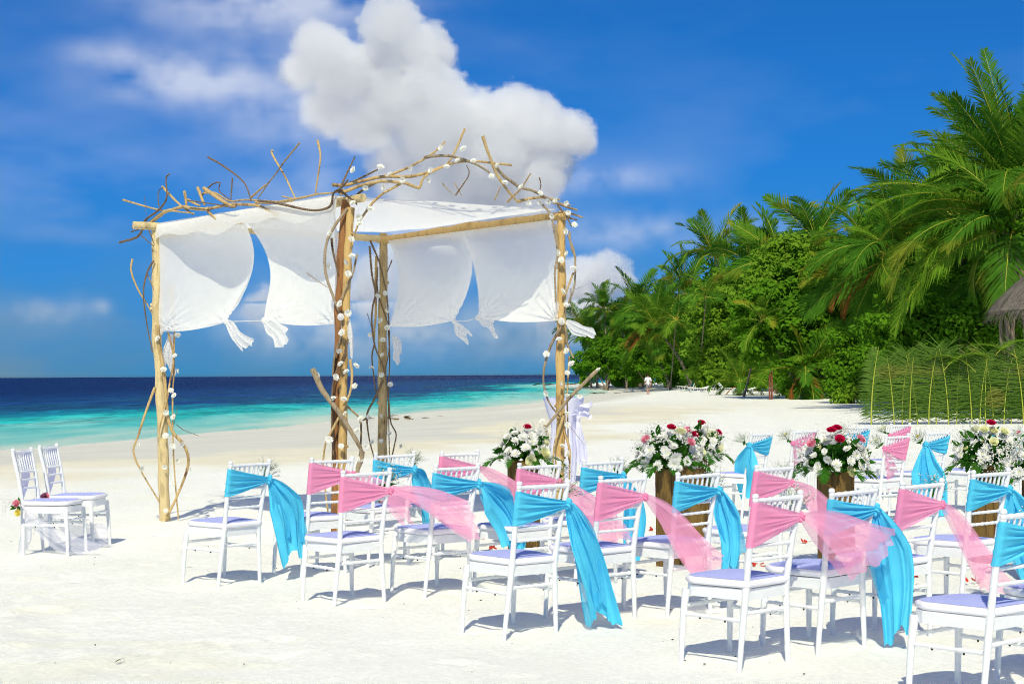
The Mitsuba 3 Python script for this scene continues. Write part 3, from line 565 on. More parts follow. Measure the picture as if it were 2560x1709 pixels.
BR = [  # outline in the photograph, side of the arch, radius, wood, distance in front of that side
 ([(308, 500), (390, 523), (422, 527), (461, 531), (485, 533)], 'L', .011, 'tan', .10),
 ([(299, 606), (345, 591), (361, 556), (370, 543), (397, 524), (417, 494), (415, 447), (424, 435)], 'L', .013, 'dark', .13),
 ([(327, 580), (356, 569), (370, 545)], 'L', .007, 'dark', .12), ([(330, 564), (333, 578)], 'L', .004, 'dark', .12),
 ([(352, 588), (385, 616)], '1', .006, 'dark', .08), ([(372, 574), (383, 602)], '1', .007, 'dark', .06), ([(397, 517), (396, 481), (408, 468)], 'L', .006, 'dark', .10), ([(361, 490), (366, 538)], 'L', .003, 'dark', .15),
 ([(406, 467), (451, 513), (483, 536)], 'L', .014, 'tan', .06), ([(461, 478), (466, 518)], 'L', .017, 'tan', .05), ([(494, 469), (512, 512)], 'L', .017, 'tan', .08), ([(470, 500), (500, 514)], 'L', .014, 'tan', .10),
 ([(510, 471), (565, 510), (588, 516)], 'L', .020, 'tan', .12), ([(358, 572), (397, 540), (422, 527), (456, 518), (513, 522), (558, 513), (638, 513), (670, 524), (700, 541)], 'L', .021, 'tan', .09),
 ([(469, 501), (533, 510), (583, 519), (592, 511)], 'L', .007, 'dark', .16), ([(501, 494), (527, 463), (549, 456), (547, 476), (576, 501)], 'L', .008, 'dark', .05),
 ([(581, 445), (577, 503)], 'L', .009, 'dark', .04), ([(520, 393), (549, 410), (595, 443), (616, 466), (628, 503)], 'L', .011, 'dark', .07),
 ([(508, 483), (529, 481), (549, 488), (576, 503), (620, 499), (700, 505), (735, 503)], 'L', .011, 'tan', .05), ([(519, 526), (540, 548)], 'L', .016, 'tan', .10),
 ([(749, 357), (703, 415), (671, 458), (644, 497)], 'L', .009, 'grey', .07), ([(628, 494), (660, 465), (672, 458)], 'L', .010, 'tan', .04), ([(681, 375), (681, 388), (712, 440), (738, 495)], 'L', .012, 'tan', .03),
 ([(794, 351), (801, 385), (799, 415), (788, 488)], 'L', .011, 'tan', .04), ([(640, 506), (685, 507), (729, 500), (783, 488), (833, 482), (860, 474)], 'L', .013, 'tan', .08), ([(646, 502), (694, 508), (774, 526), (824, 517), (833, 483), (853, 469), (870, 450)], 'L', .013, 'dark', .14),
 ([(846, 482), (863, 442), (887, 392)], 'F', .011, 'dark', .10), ([(867, 461), (899, 445), (944, 424)], 'F', .011, 'dark', .02), ([(706, 491), (741, 497)], 'L', .008, 'tan', .05), ([(852, 478), (880, 500), (893, 512)], 'F', .011, 'dark', .12),
 ([(831, 462), (862, 463), (906, 452), (963, 442), (1011, 443), (1050, 438), (1069, 433), (1107, 417), (1145, 406), (1174, 404), (1203, 404), (1235, 408), (1279, 413)], 'F', .016, 'tan', .06),
 ([(850, 485), (896, 466), (954, 454), (992, 456), (1017, 459), (1048, 471), (1055, 454), (1067, 437), (1107, 417)], 'F', .017, 'tan', .10),
 ([(977, 437), (1021, 419), (1063, 396), (1097, 370), (1113, 353)], 'F', .013, 'tan', .03), ([(1061, 394), (1088, 390), (1126, 391), (1149, 397), (1174, 404), (1197, 414), (1218, 427), (1228, 436)], 'F', .015, 'grey', .09),
 ([(1162, 322), (1145, 364), (1128, 398), (1114, 414)], 'F', .012, 'tan', .00), ([(1004, 458), (981, 471), (958, 483), (935, 504), (919, 525), (902, 550), (891, 574), (883, 601), (876, 640)], 'F', .013, 'tan', .08),
 ([(893, 487), (912, 471), (954, 450)], 'F', .012, 'dark', .03), ([(1139, 488), (1172, 437), (1166, 413)], 'K', .009, 'dark', -.05), ([(1105, 459), (1136, 489)], 'K', .006, 'tan', .0), ([(1135, 457), (1155, 491)], 'K', .006, 'tan', -.1),
 ([(1207, 340), (1216, 372), (1227, 402), (1239, 433), (1258, 462), (1279, 487), (1294, 505)], 'F', .016, 'tan', .12), ([(1242, 419), (1258, 439), (1284, 458), (1302, 471), (1330, 477), (1355, 490), (1388, 505), (1416, 517), (1443, 525)], 'F', .016, 'grey', .07),
 ([(1294, 504), (1321, 498), (1346, 494), (1368, 496), (1400, 500)], 'F', .014, 'tan', .05), ([(1269, 504), (1304, 469), (1327, 434)], 'B', .011, 'tan', -.02), ([(1236, 500), (1252, 465)], 'B', .008, 'tan', -.05), ([(1348, 444), (1352, 458), (1350, 477)], 'F', .007, 'dark', .02),
 ([(1355, 511), (1374, 532), (1382, 557), (1392, 615)], '4', .012, 'grey', .08), ([(1384, 507), (1426, 513)], 'F', .014, 'tan', .02), ([(1420, 532), (1457, 544)], 'F', .011, 'tan', .02), ([(1394, 513), (1418, 544), (1429, 566)], '4', .011, 'dark', .10), ([(1424, 578), (1428, 618), (1432, 632)], '4', .010, 'grey', .04), ([(1420, 544), (1444, 550)], '4', .009, 'dark', .06),
 # round the left post
 ([(394, 812), (396, 861), (407, 915), (414, 977), (418, 1035), (434, 1080), (461, 1111), (473, 1151), (461, 1196), (443, 1240), (414, 1299)], '1', .021, 'tan', .09), ([(387, 968), (367, 1022), (345, 1093), (335, 1129), (354, 1178), (400, 1256)], '1', .014, 'tan', .02),
 ([(429, 715), (434, 780), (436, 830), (434, 932), (432, 1022), (434, 1147), (446, 1297)], '1', .012, 'tan', .07), ([(420, 830), (434, 897), (420, 981), (414, 1013), (396, 1080)], '1', .012, 'tan', .11), ([(331, 647), (328, 678), (347, 727), (367, 758), (385, 792)], '1', .011, 'tan', -.03), ([(385, 651), (367, 682), (358, 732), (365, 798), (381, 881)], '1', .010, 'dark', .05), ([(369, 687), (386, 728)], '1', .008, 'grey', .02), ([(434, 1062), (444, 1016)], '1', .004, 'dark', .03), ([(440, 1060), (462, 1076), (497, 1089)], '1', .004, 'dark', .0),
 # round the front post
 ([(868, 521), (829, 576), (814, 618), (814, 682), (833, 742), (850, 788), (854, 811), (852, 847), (836, 893), (832, 939)], '2', .014, 'grey', .07), ([(829, 595), (833, 636), (846, 684)], '2', .011, 'dark', .03), ([(767, 682), (792, 700), (820, 719)], '2', .005, 'grey', .06), ([(893, 636), (882, 682), (866, 714), (848, 757)], '2', .011, 'grey', .09),
 ([(870, 847), (859, 893), (843, 921), (831, 967), (829, 1077), (834, 1137)], '2', .011, 'dark', .09), ([(875, 898), (880, 939), (873, 985), (852, 1031), (829, 1077), (814, 1110), (808, 1173), (820, 1281)], '2', .013, 'tan', .12), ([(781, 921), (806, 972), (847, 1027), (893, 1105), (907, 1135)], '2', .026, 'grey', .15), ([(906, 1128), (902, 1152), (892, 1172), (882, 1246), (866, 1300)], '2', .022, 'grey', .15), ([(859, 1008), (898, 1045), (902, 1091), (898, 1142), (890, 1170)], '2', .011, 'grey', .05), ([(838, 893), (832, 1000), (836, 1150)], '2', .009, 'dark', .02),
 # round the back post
 ([(918, 586), (939, 632), (953, 673), (964, 719), (971, 779), (973, 870), (964, 921)], '3', .011, 'dark', .08), ([(924, 615), (930, 687), (939, 733), (932, 765), (930, 811), (939, 870), (962, 926), (971, 999), (976, 1054), (990, 1082), (987, 1109), (976, 1155)], '3', .012, 'dark', .10), ([(944, 668), (944, 728), (962, 783), (971, 811)], '3', .009, 'dark', .07), ([(980, 650), (967, 682)], '3', .007, 'dark', .02), ([(957, 949), (935, 999), (918, 1036), (921, 1086), (937, 1150)], '3', .013, 'dark', .07), ([(937, 857), (930, 893), (937, 962), (944, 996)], '3', .010, 'dark', .05), ([(918, 783), (929, 820)], '3', .004, 'dark', .0), ([(941, 640), (938, 800), (935, 850)], '3', .017, 'tan', .04), ([(971, 810), (974, 900), (971, 1000), (974, 1150)], '3', .009, 'dark', .05),
 # round the right post
 ([(1389, 560), (1394, 636), (1387, 672), (1389, 757)], '4', .013, 'grey', .05), ([(1420, 587), (1436, 632), (1438, 667), (1434, 721), (1420, 757), (1409, 784)], '4', .012, 'grey', .04), ([(1434, 681), (1416, 730), (1407, 788)], '4', .010, 'tan', .07), ([(1427, 721), (1429, 775), (1443, 797)], '4', .004, 'dark', .03), ([(1438, 723), (1466, 712)], '4', .002, 'dark', .03), ([(1405, 815), (1380, 855), (1365, 899), (1359, 953), (1369, 998), (1389, 1029), (1416, 1060)], '4', .013, 'grey', .08), ([(1415, 828), (1418, 859), (1434, 895)], '4', .015, 'grey', .04), ([(1423, 890), (1420, 949), (1418, 1016), (1422, 1150)], '4', .010, 'tan', .03),
 ([(1492, 926), (1425, 993), (1367, 1065)], '4', .021, 'grey', .13), ([(1364, 1062), (1364, 1074), (1370, 1105)], '4', .022, 'grey', .12), ([(1409, 1038), (1389, 1105), (1383, 1140), (1384, 1220)], '4', .014, 'tan', .10), ([(1411, 1078), (1425, 1127), (1423, 1180), (1418, 1300)], '4', .013, 'tan', .04), ([(1420, 1060), (1463, 1114)], '4', .003, 'grey', .06),
]
for i, (pts, side, r0, wd, off) in enumerate(BR): branch(pts, side, r0, wd, off, seed=100+i)
def bloom_on_arch(pts, side, off, where):
    A, B = SIDES[side]
    for n_, (u, v) in enumerate(sorted(pts, key=lambda q: q[0] if side == 'F' else q[1])):
        p = on_plane(u, v, A, B, off); d = np.array([rng.normal(.1, .9), -.85, rng.normal(.45, .7)])
        key = thing('chrysanthemum', f'white chrysanthemum bloom, {ord_(n_)} from the {"left along" if side == "F" else "top on"} the {where}', 'flower', 'blooms pinned to the '+where); M = mat(p, 0, rng.uniform(.027, .038), frame_z(d, rng.uniform(0, 6)))
        part('petals', put(MUM[int(rng.integers(4))], M), key); part('flower_eye', put(EYE_M, M), key)
bloom_on_arch([(444, 838), (437, 889), (409, 924), (446, 926), (427, 976), (435, 988), (415, 1031), (434, 1042), (395, 846), (345, 1110), (354, 1171), (414, 1089), (455, 1109), (431, 1115), (442, 1152), (412, 1167), (477, 1173), (431, 1208), (415, 1276)], '1', .13, 'left post of the arch')
bloom_on_arch([(824, 583), (820, 666), (878, 598), (880, 640), (867, 655), (870, 685), (850, 759), (870, 783), (855, 831), (848, 876), (852, 909), (795, 938), (866, 929), (839, 943), (890, 914), (887, 965), (832, 997), (859, 998), (902, 1046), (863, 1035), (893, 1077), (823, 1099), (853, 1115), (914, 1118), (903, 1148)], '2', .15, 'front middle post of the arch')
bloom_on_arch([(962, 733), (944, 741), (969, 776), (949, 800), (968, 819), (957, 850), (925, 837), (929, 919), (956, 887), (954, 936), (976, 961), (955, 1039), (921, 1041), (974, 1085), (931, 1105), (953, 1102), (1003, 1115)], '3', .12, 'back post of the arch')
bloom_on_arch([(1394, 632), (1417, 634), (1403, 650), (1434, 671), (1407, 729), (1415, 762), (1405, 804), (1398, 848), (1366, 885), (1429, 909), (1417, 877), (1418, 932), (1401, 959), (1366, 983), (1496, 924), (1420, 991), (1449, 991), (1418, 1033), (1418, 1062), (1406, 1114), (1420, 1134), (1394, 1149), (1356, 1053)], '4', .12, 'right post of the arch')
bloom_on_arch([(882, 508), (896, 543), (899, 559), (925, 523), (883, 425), (951, 418), (974, 437), (1006, 450), (960, 469), (914, 470), (1024, 421), (1077, 426), (1069, 450), (1102, 370), (1158, 372), (1116, 417), (1144, 402), (1183, 403), (1229, 441), (1245, 412), (1262, 457), (1303, 467), (1351, 483), (1350, 505), (1371, 503), (1389, 501), (1415, 508), (1321, 507), (1380, 540), (1421, 532), (1436, 562), (1416, 578)], 'F', .15, 'arched top branches of the arch')
# curtains: bellied by the wind, upper hem on the beam, lower corners tied
def panel(T0, T1, B0, B1, bow0, bow1, nrm, belly, seed, n=70, tie0=True, tie1=True, low=.0):
    """corner points top/bottom on side 0 and 1; bow: how far each free edge swings along (sideways, inwards)"""
    T0, T1, B0, B1 = map(lambda a: np.asarray(a, float), (T0, T1, B0, B1)); p, q = np.meshgrid(np.linspace(0, 1, n), np.linspace(0, 1, n), indexing='ij')
    al = (T1-T0); al[2] = 0; al = al/ np.linalg.norm(al); nr = np.array([nrm[0], nrm[1], 0.])
    E0 = lambda q: T0+(B0-T0)*q[..., None]+(al*bow0[0]+nr*bow0[1])*(np.sin(np.pi*q**.9)**1.0)[..., None]
    E1 = lambda q: T1+(B1-T1)*q[..., None]+(al*bow1[0]+nr*bow1[1])*(np.sin(np.pi*q**.9)**1.0)[..., None]
    P = E0(q)*(1-p)[..., None]+E1(q)*p[..., None]
    P = P+nr*(belly*np.sin(np.pi*p)**.75*np.clip(q*9, 0, 1)*np.sin(np.pi*np.clip(q*1.0, 0, 1)**.8)**.8)[..., None]
    P[..., 2] -= low*np.sin(np.pi*p)*q**2
    # gathers that fan out from tied corners
    for on, cx in ((tie0, 0.), (tie1, 1.)):
        if on:
            dx, dy = np.abs(p-cx), (1-q); r = np.hypot(dx, dy*1.0); th = np.arctan2(dy, dx+1e-6)
            P = P+nr*(.016*np.exp(-((r-.16)/.17)**2)*np.sin(th*26+seed)*np.clip(r*12, 0, 1)+.008*np.exp(-r/.35)*np.sin(th*41+seed*2))[..., None]
    P = P+nr*(.012*np.sin(p*9+seed+q*2)*q*(1-q)*4+.006*(meshkit.fbm(np.stack([p*7, q*3, 0*p+seed], -1), 3)-.5))[..., None]
    return grid_mesh(P)
nL = np.array([.757, .653]); cL0, cL1 = P1-nL*.085, P2-nL*.085
def along(A, B, s, z): q = A+(B-A)*s; return np.array([q[0], q[1], z])
def build_curtain(label, Tp, Tq, Bp, Bq, bow0, bow1, belly, seed, tails, ties, group):
    key = thing('curtain', label, 'curtain', group)
    part('cloth', mikit.ply(panel(Tp, Tq, Bp, Bq, bow0, bow1, nL, belly, seed, low=.03), 'm_curtain', smooth=True), key)
    for a, b, w, sd in tails: part('tied_end', mikit.ply(tail_mesh(a, b, .035, w, .05, sd, pleat=.006, taper=-.15, m=26, turns=.25), 'm_curtain', smooth=True), key)
    for c, r in ties: part('knot', mikit.ply(ball_mesh(c, r, 3, (1, 1, 1.1)), 'm_curtain', smooth=True), key)
iA, iB = on_plane(566, 804, P1, P2, .05), on_plane(661, 801, P1, P2, .05); oA, oB = on_plane(400, 829, P1, P2, .07), on_plane(842, 809, P1, P2, .05)
tA = on_plane(618, 871, P1, P2, .05); tB = on_plane(706, 856, P1, P2, .05)
build_curtain('white curtain panel on the left side of the arch, tied to the left post', along(cL0, cL1, .005, 3.13), along(cL0, cL1, .485, 3.13), oA, iA, (.0, .0), (.10, .17), .30, 1, [(iA, tA, .17, 5), (oA+[.1, .05, -.02], on_plane(425, 925, P1, P2, -.05), .12, 6)], [(iA, .028), (oA, .035)], 'white curtains hanging from the arch')
build_curtain('white curtain panel on the left side of the arch, tied to the front middle post', along(cL0, cL1, .47, 3.13), along(cL0, cL1, .985, 3.13), iB, oB, (.04, .20), (.0, .0), .30, 2, [(iB, tB, .18, 7), (at(873, 795, 13.75), at(880, 893, 13.7), .12, 8)], [(iB, .03), (at(852, 792, 13.72), .030)], 'white curtains hanging from the arch')
cR0, cR1 = P3-nL*.05, P4-nL*.05
iC, iD = on_plane(1134, 801, P3, P4, .05), on_plane(1195, 794, P3, P4, .05); oC, oD = on_plane(972, 816, P3, P4, .05), on_plane(1395, 801, P3, P4, .06)
build_curtain('white curtain panel on the right side of the arch, tied to the back post', along(cR0, cR1, .06, 3.02), along(cR0, cR1, .52, 3.01), oC, iC, (.05, .12), (.08, .10), .26, 3, [(iC, on_plane(1166, 853, P3, P4, .02), .12, 9), (oC+[.05, 0, -.1], on_plane(1003, 893, P3, P4, -.1), .12, 12)], [(iC, .026)], 'white curtains hanging from the arch')
build_curtain('white curtain panel on the right side of the arch, tied to the right post', along(cR0, cR1, .50, 3.01), along(cR0, cR1, .985, 3.00), iD, oD, (.0, .10), (.0, .03), .26, 4, [(iD, on_plane(1237, 826, P3, P4, .0), .13, 10), (at(1415, 803, 14.8), at(1474, 846, 14.6), .12, 11)], [(iD, .026), (at(1404, 803, 14.78), .032)], 'white curtains hanging from the arch')
part('tie_cord', mikit.ply(tube_mesh(smooth_path([iA, iB], 6), .004, 5), 'm_curtain'), arch); part('tie_cord', mikit.ply(tube_mesh(smooth_path([iC, (iC+iD)/2-[0, 0, .02], iD], 8), .004, 5), 'm_curtain'), arch)
a, b = np.meshgrid(np.linspace(0, 1, 60), np.linspace(0, 1, 60), indexing='ij')
c1, c2, c3, c4 = (np.array([*q, z]) for q, z in ((P1, 3.115), (P2, 3.115), (P3, 3.125), (P4, 3.095)))
R = ((1-a)*(1-b))[..., None]*c1+(a*(1-b))[..., None]*c2+((1-a)*b)[..., None]*c3+(a*b)[..., None]*c4
R[..., 2] += -.10*np.sin(np.pi*a)*np.sin(np.pi*b**1.3)+.01*np.sin(b*11+a*3)*np.sin(np.pi*a)+.012*(meshkit.fbm(np.stack([a*5, b*5, 0*a], -1), 3)-.5)
rim = R[:, :1]-np.array([*nL, 0])*.10; drop = rim-[0, 0, .155]+(.03*np.sin(a[:, :1]*13)+.02*np.sin(a[:, :1]*29))[..., None]*np.array([0, 0, 1]); drop = drop-np.array([*nL, 0])*.012
R = np.concatenate([drop, rim, R], 1)
single('canopy_cloth', mikit.ply(grid_mesh(R), 'm_curtain', smooth=True), 'white cloth roof stretched over the top of the driftwood arch', 'canopy cloth')
# ------------------------------------------------------------------ chairs, sashes and posies where they stand
ROWS = ['front row at the arch', 'second row from the arch', 'third row from the arch', 'fourth row from the arch', 'row nearest the viewer']
CHAIRS = [  # row, place in the row, x, y, turn, colour, tail end (px), distance of the tail end, width, posy
 (0, 0, -1.997, 11.373, 51, 'blue', (752, 1392), 11.6, .26, 'pink'), (0, 1, -1.44, 11.85, 40, 'pink', (1040, 1285), 12.1, .20, None), (0, 2, -1.00, 12.50, 39, 'blue', (1080, 1300), 12.8, .20, 'cream'), (0, 3, -.50, 12.75, 39, 'pink', (1318, 1262), 13.0, .17, None),
 (1, 0, -1.02, 10.342, 38.8, 'pink', (1188, 1296), 10.6, .23, 'cream'), (1, 1, -.454, 10.80, 39.1, 'blue', (1292, 1362), 11.0, .25, None), (1, 2, .12, 11.05, 39, 'pink', (1560, 1365), 11.3, .22, None), (1, 3, .60, 11.40, 38, 'blue', (1600, 1392), 11.5, .20, 'pink'),
 (2, 0, .096, 9.093, 39.6, 'blue', (1508, 1558), 9.27, .20, None), (2, 1, .60, 9.61, 39, 'pink', (1778, 1432), 9.85, .25, None), (2, 2, 1.115, 9.94, 40, 'blue', (1826, 1432), 10.0, .16, None), (2, 3, 1.685, 10.60, 41, 'pink', (2092, 1312), 10.8, .19, 'cream'),
 (3, 0, 1.294, 8.099, 41.9, 'pink', (2182, 1400), 8.35, .33, 'cream'), (3, 1, 1.787, 8.532, 38.9, 'blue', (2258, 1592), 8.58, .20, None), (3, 2, 2.25, 8.90, 39, 'pink', (2492, 1462), 9.1, .19, 'cream'), (3, 3, 2.94, 9.87, 38, 'blue', (2580, 1460), 10.0, .26, 'cream'),
 (4, 0, 2.244, 7.124, 40, 'blue', (2700, 1600), 7.4, .2, None), (4, 1, 2.80, 7.58, 40, 'pink', (2950, 1500), 7.8, .2, None)]
for i, (row, pl, x, y, th, col, tip, td, w, posy) in enumerate(CHAIRS):
    where = f'{ord_(pl)} from left, {ROWS[row]}'
    c, M = build_chair(x, y, th, f'white chair with {col} sash, {where}', 'white guest chairs of the left block')
    build_sash(M, 1, col, at(*tip, td), w, 30+i, f'{"pink tulle" if col == "pink" else "blue chiffon"} sash on the chair {where}', 'sashes on the left block of chairs', second=not (row == 4))
    if posy or pl % 2 == 0: build_posy(M, 1, posy, i, f'posy {"with "+posy+" rose" if posy else "of white blooms"} on the chair {where}', 'posies on the left block of chairs')
RIGHT = [('blue', 2.54, 16.55, 46, 'leftmost chair of the right block', (1862, 1245), 16.5, .30, None), ('pink', 3.14, 17.2, 41, 'chair left behind the crimson roses', (1990, 1175), 17.2, .26, 'yellow'),
 ('pink', 3.80, 15.75, 40, 'chair right of the crimson roses', (2235, 1200), 15.8, .24, 'cream'), ('pink', 4.62, 18.9, 40, 'farthest chair before the palm fence', (2215, 1130), 18.8, .15, 'cream'),
 ('blue', 3.98, 18.3, 40, 'chair half hidden by the crimson roses', (2120, 1180), 18.2, .2, None), ('blue', 4.42, 16.5, 38, 'chair left of the rightmost flower stands', (2330, 1290), 16.3, .32, 'yellow'),
 ('blue', 5.05, 17.0, 40, 'chair hidden behind the rightmost flower stands', (2450, 1210), 17, .2, None), ('blue', 5.85, 17.7, 40, 'far chair at the right edge', (2535, 1160), 17.6, .2, 'pink')]
for i, (col, x, y, th, txt, tip, td, w, posy) in enumerate(RIGHT):
    c, M = build_chair(x, y, th, f'white {col} sashed '+txt, 'white guest chairs of the right block', True)
    build_sash(M, -1, col, at(*tip, td), w, 70+i, f'{"pink tulle" if col == "pink" else "blue chiffon"} sash on the '+txt, 'sashes on the right block of chairs', sag=.05)
    build_posy(M, -1, posy, 40+i, f'posy {"with "+posy+" rose" if posy else "of white blooms"} on the '+txt, 'posies on the right block of chairs')
for i, (x, y, th, txt) in enumerate(((-4.144, 13.491, -97.3, 'nearer'), (-4.104, 14.135, -97.5, 'farther'))):
    c, M = build_chair(x, y, th, f'{txt} of the two white bridal chairs with lilac tulle by the water', 'white bridal chairs')
    key = thing('tulle_drape', f'lilac tulle drape on the back of the {txt} bridal chair', 'sash', 'tulle drapes on the bridal chairs')
    n, m = 40, 20; t, b = np.meshgrid(np.linspace(0, 1, n), np.linspace(0, 1, m), indexing='ij')
    # hangs from the far half of the crest rail and gathers down to the near post at seat height
    xl = -.19+.02*t+.30*t**2.2; xr = -.01+.185*t**1.3; Z = .90-.44*t; yb = np.interp(Z, [.42, .66, .92], [-.022, -.058, -.117])
    D = np.stack([xl+(xr-xl)*b, yb-.020-.006*np.sin(b*20+3*t+i)*(1-.5*t), Z], -1)
    part('drape', put(mikit.ply(grid_mesh(D), 'm_lilac_tulle', smooth=True), M), key)
    k = M[:3, :3]@np.array([.19, -.03, .44])+M[:3, 3]; e = k+np.array([.62, -.02, -.43]) if i == 0 else k+np.array([.52, -.02, -.40])
    part('tail', mikit.ply(tail_mesh(k, e, .05, .27, -.16, 60+i, pleat=.012, tulle=True), 'm_white_tulle', smooth=True), key)
    part('tail', mikit.ply(tail_mesh(k+[.0, .02, 0], k+np.array([.05, .03, -.44]), .05, .10, .0, 66+i, pleat=.012), 'm_white_tulle', smooth=True), key)
    key = thing('rose_posy', f'posy with a pink and a yellow rose tied to the {txt} bridal chair', 'posy', 'rose posies on the bridal chairs')
    add_bloom(key, 'pink' if i == 0 else 'crimson', k+[-.015, -.05, .01], (-.3, -1, .5), .034, 1.); add_bloom(key, 'yellow' if i == 0 else 'cream', k+[.0, -.06, -.06], (-.2, -1, .1), .028, 2.)
    if i: add_bloom(key, 'pink', k+[.0, -.05, .02], (0, -1, .4), .036, 1.)
    for j in range(6): part('leaf', put(LEAF, mat(k+[-.015, -.03, .0], 0, .075, frame_z(rng.normal(0, 1, 3))[:, [2, 0, 1]])), key)
    st, bl = BREATH[i]; part('babys_breath', put(bl, mat(k+[-.03, -.03, -.02], 0, .75, frame_z((-.6, -.5, .6)))), key, kind='stuff')
# ------------------------------------------------------------------ pedestals and their flowers
PED = [(.095, 13.7, .130, .77, 'log pedestal nearest the right post of the arch', 'flower arrangement with one crimson rose on top, beside the right post of the arch', .245, [('crimson', -1.2, .93)]),
 (1.25, 12.44, .105, .78, 'log pedestal in front of the pair of overlapping flower arrangements', 'left of two overlapping arrangements, with pink and crimson roses', .27, [('crimson', -1.5, .93), ('pink', -2.6, .62), ('pink', -.9, .55), ('crimson', -.2, .72)]),
 (1.68, 14.3, .115, .77, 'log pedestal behind the pair of overlapping flower arrangements', 'right of two overlapping arrangements, with a pink rose below a crimson one', .25, [('crimson', -1.0, .95), ('pink', -2.1, .72), ('crimson', -.35, .62)]),
 (2.46, 11.9, .128, .77, 'log pedestal under the arrangement with a cluster of crimson roses', 'flower arrangement with a cluster of crimson roses on top', .27, [('crimson', -2.0, .93), ('crimson', -1.5, .98), ('crimson', -1.6, .72), ('pink', -.6, .7), ('pink', -2.6, .6)]),
 (3.84, 12.6, .122, .77, 'right log pedestal behind the chair with a blue sash', 'flower arrangement with cream roses and one crimson rose, towards the right edge', .29, [('crimson', -1.6, .95), ('cream', -1.2, .75), ('cream', -2.0, .8), ('cream', -1.7, .5)]),
 (3.80, 11.2, .125, .76, 'log pedestal at the right edge of the view', 'white flower arrangement cut by the right edge of the view', .25, [('cream', -1.6, .8)])]
for i, (x, y, r0, h, lp, lf, R, reds) in enumerate(PED):
    build_pedestal(x, y, r0, h, i, lp); build_arrangement(x, y, h+sink(x, y), R*.93, 50+i, reds, lf)
# ------------------------------------------------------------------ cocktail table, petals
cx, cy = .72, 22.0; z0 = sink(cx, cy); key = thing('cocktail_table', 'tall cocktail table in a lilac white cloth behind the right post of the arch', 'table')
part('table_top', mikit.ply((lambda m: (m[0]+[cx, cy, z0], m[1]))(lathe([(0, 1.205), (.27, 1.205), (.285, 1.200), (.285, 1.18), (0, 1.18)], 40)), 'm_cloth_top_light_tint', smooth=30), key)  # top of the white cloth, painted with the same lilac light tint
g = np.linspace(0, 2*np.pi, 90); zs = np.linspace(0, 1.20, 26)[:, None]
rr = np.interp(zs, [0, .12, .45, .8, 1.12, 1.20], [.15, .16, .19, .17, .27, .287])*(1+.07*np.sin(g*11)*np.clip(1.15-zs, 0, 1)+.04*np.sin(g*5+1))
part('cloth', mikit.ply(grid_mesh(np.stack([cx+rr*np.cos(g), cy+rr*np.sin(g), z0+zs+0*g], -1)), 'm_table_cloth', smooth=True), key)
b0 = np.array([cx+.20, cy-.12, z0+.92]); part('bow', mikit.ply(join([ball_mesh(b0, .04, 3, (1, .8, .9)), tail_mesh(b0, b0+[.17, -.03, .13], .05, .24, .25, 2, pleat=.03), tail_mesh(b0, b0+[-.10, -.05, .12], .05, .16, .2, 8, pleat=.025), tail_mesh(b0, b0+[.04, .0, -.66], .06, .15, 0, 3, pleat=.02)]), 'm_table_cloth', smooth=True), key)
PT = ['behind the third blue sashed chair of the second row', 'left of the log pedestal under the overlapping flowers', 'right of the overlapping flowers, between two chairs', 'left of the pedestal with crimson roses', 'far right, between the two rightmost pink sashes', 'behind the pink sash nearest the right edge', 'beside the foot of the overlapping flower pedestal', 'under the middle chairs of the second row', 'under the pink sash of the nearest full row']
PETAL = mikit.ply(leaf_mesh(.042, .036, -.6, 4), 'm_petal_red', smooth=True)
for i, (u, v) in enumerate([(1203, 1347), (1629, 1328), (1896, 1412), (2016, 1360), (2290, 1443), (2429, 1457), (1720, 1335), (1240, 1375), (1890, 1418)]):
    q = ground_at(u, v); key = thing('rose_petals', 'red rose petals '+PT[i], 'petals', 'rose petals strewn along the aisle')
    for _ in range(4): part('petal', put(PETAL, mat((q[0]+rng.normal(0, .025), q[1]+rng.normal(0, .03), sink(q[0], q[1])+.022), rng.uniform(0, 6), 1, frame_z(rng.normal(0, .5, 3)+[0, 0, 1]))), key)
m = []
for k in range(230):
    y = rng.uniform(5.8, 30); x = rng.uniform(-.36, .36)*y; m.append(place(ball_mesh((0, 0, 0), rng.uniform(.003, .009), 0, (1, .6, .5)), mat((x, y, sink(x, y)+.014), rng.uniform(0, 6))))
single('beach_debris', mikit.ply(join(m), 'm_debris'), 'specks of coral and seaweed strewn over the sand', 'debris', kind='stuff')
for i, (u, v, n) in enumerate([(300, 1655, 3), (1468, 958, 0), (1490, 969, 0), (1530, 977, 0), (1000, 1037, 0)]):
    q = ground_at(u, v, 0 if n else -.2); s = q[1]*.0022 if n == 0 else .012; m = []
    for k in range(max(n, 14) if n == 0 else n): m.append(place(leaf_mesh(.04 if n else 6*s, .012 if n else 2.0*s, .3, 4), mat((q[0]+rng.normal(0, s*(1 if n else 9)), q[1]+rng.normal(0, s*(1 if n else 12)), float(gz(q[0], q[1]))+.02+(.04 if n == 0 else 0)), rng.uniform(0, 6))))
    single('seaweed', mikit.ply(join(m), 'm_weed', smooth=True), ('wisp of dry seaweed on the sand in the lower left' if n else 'drift line of seaweed along the far waterline'), 'seaweed', 'dry seaweed on the near sand' if n else 'seaweed along the far waterline', 'stuff')
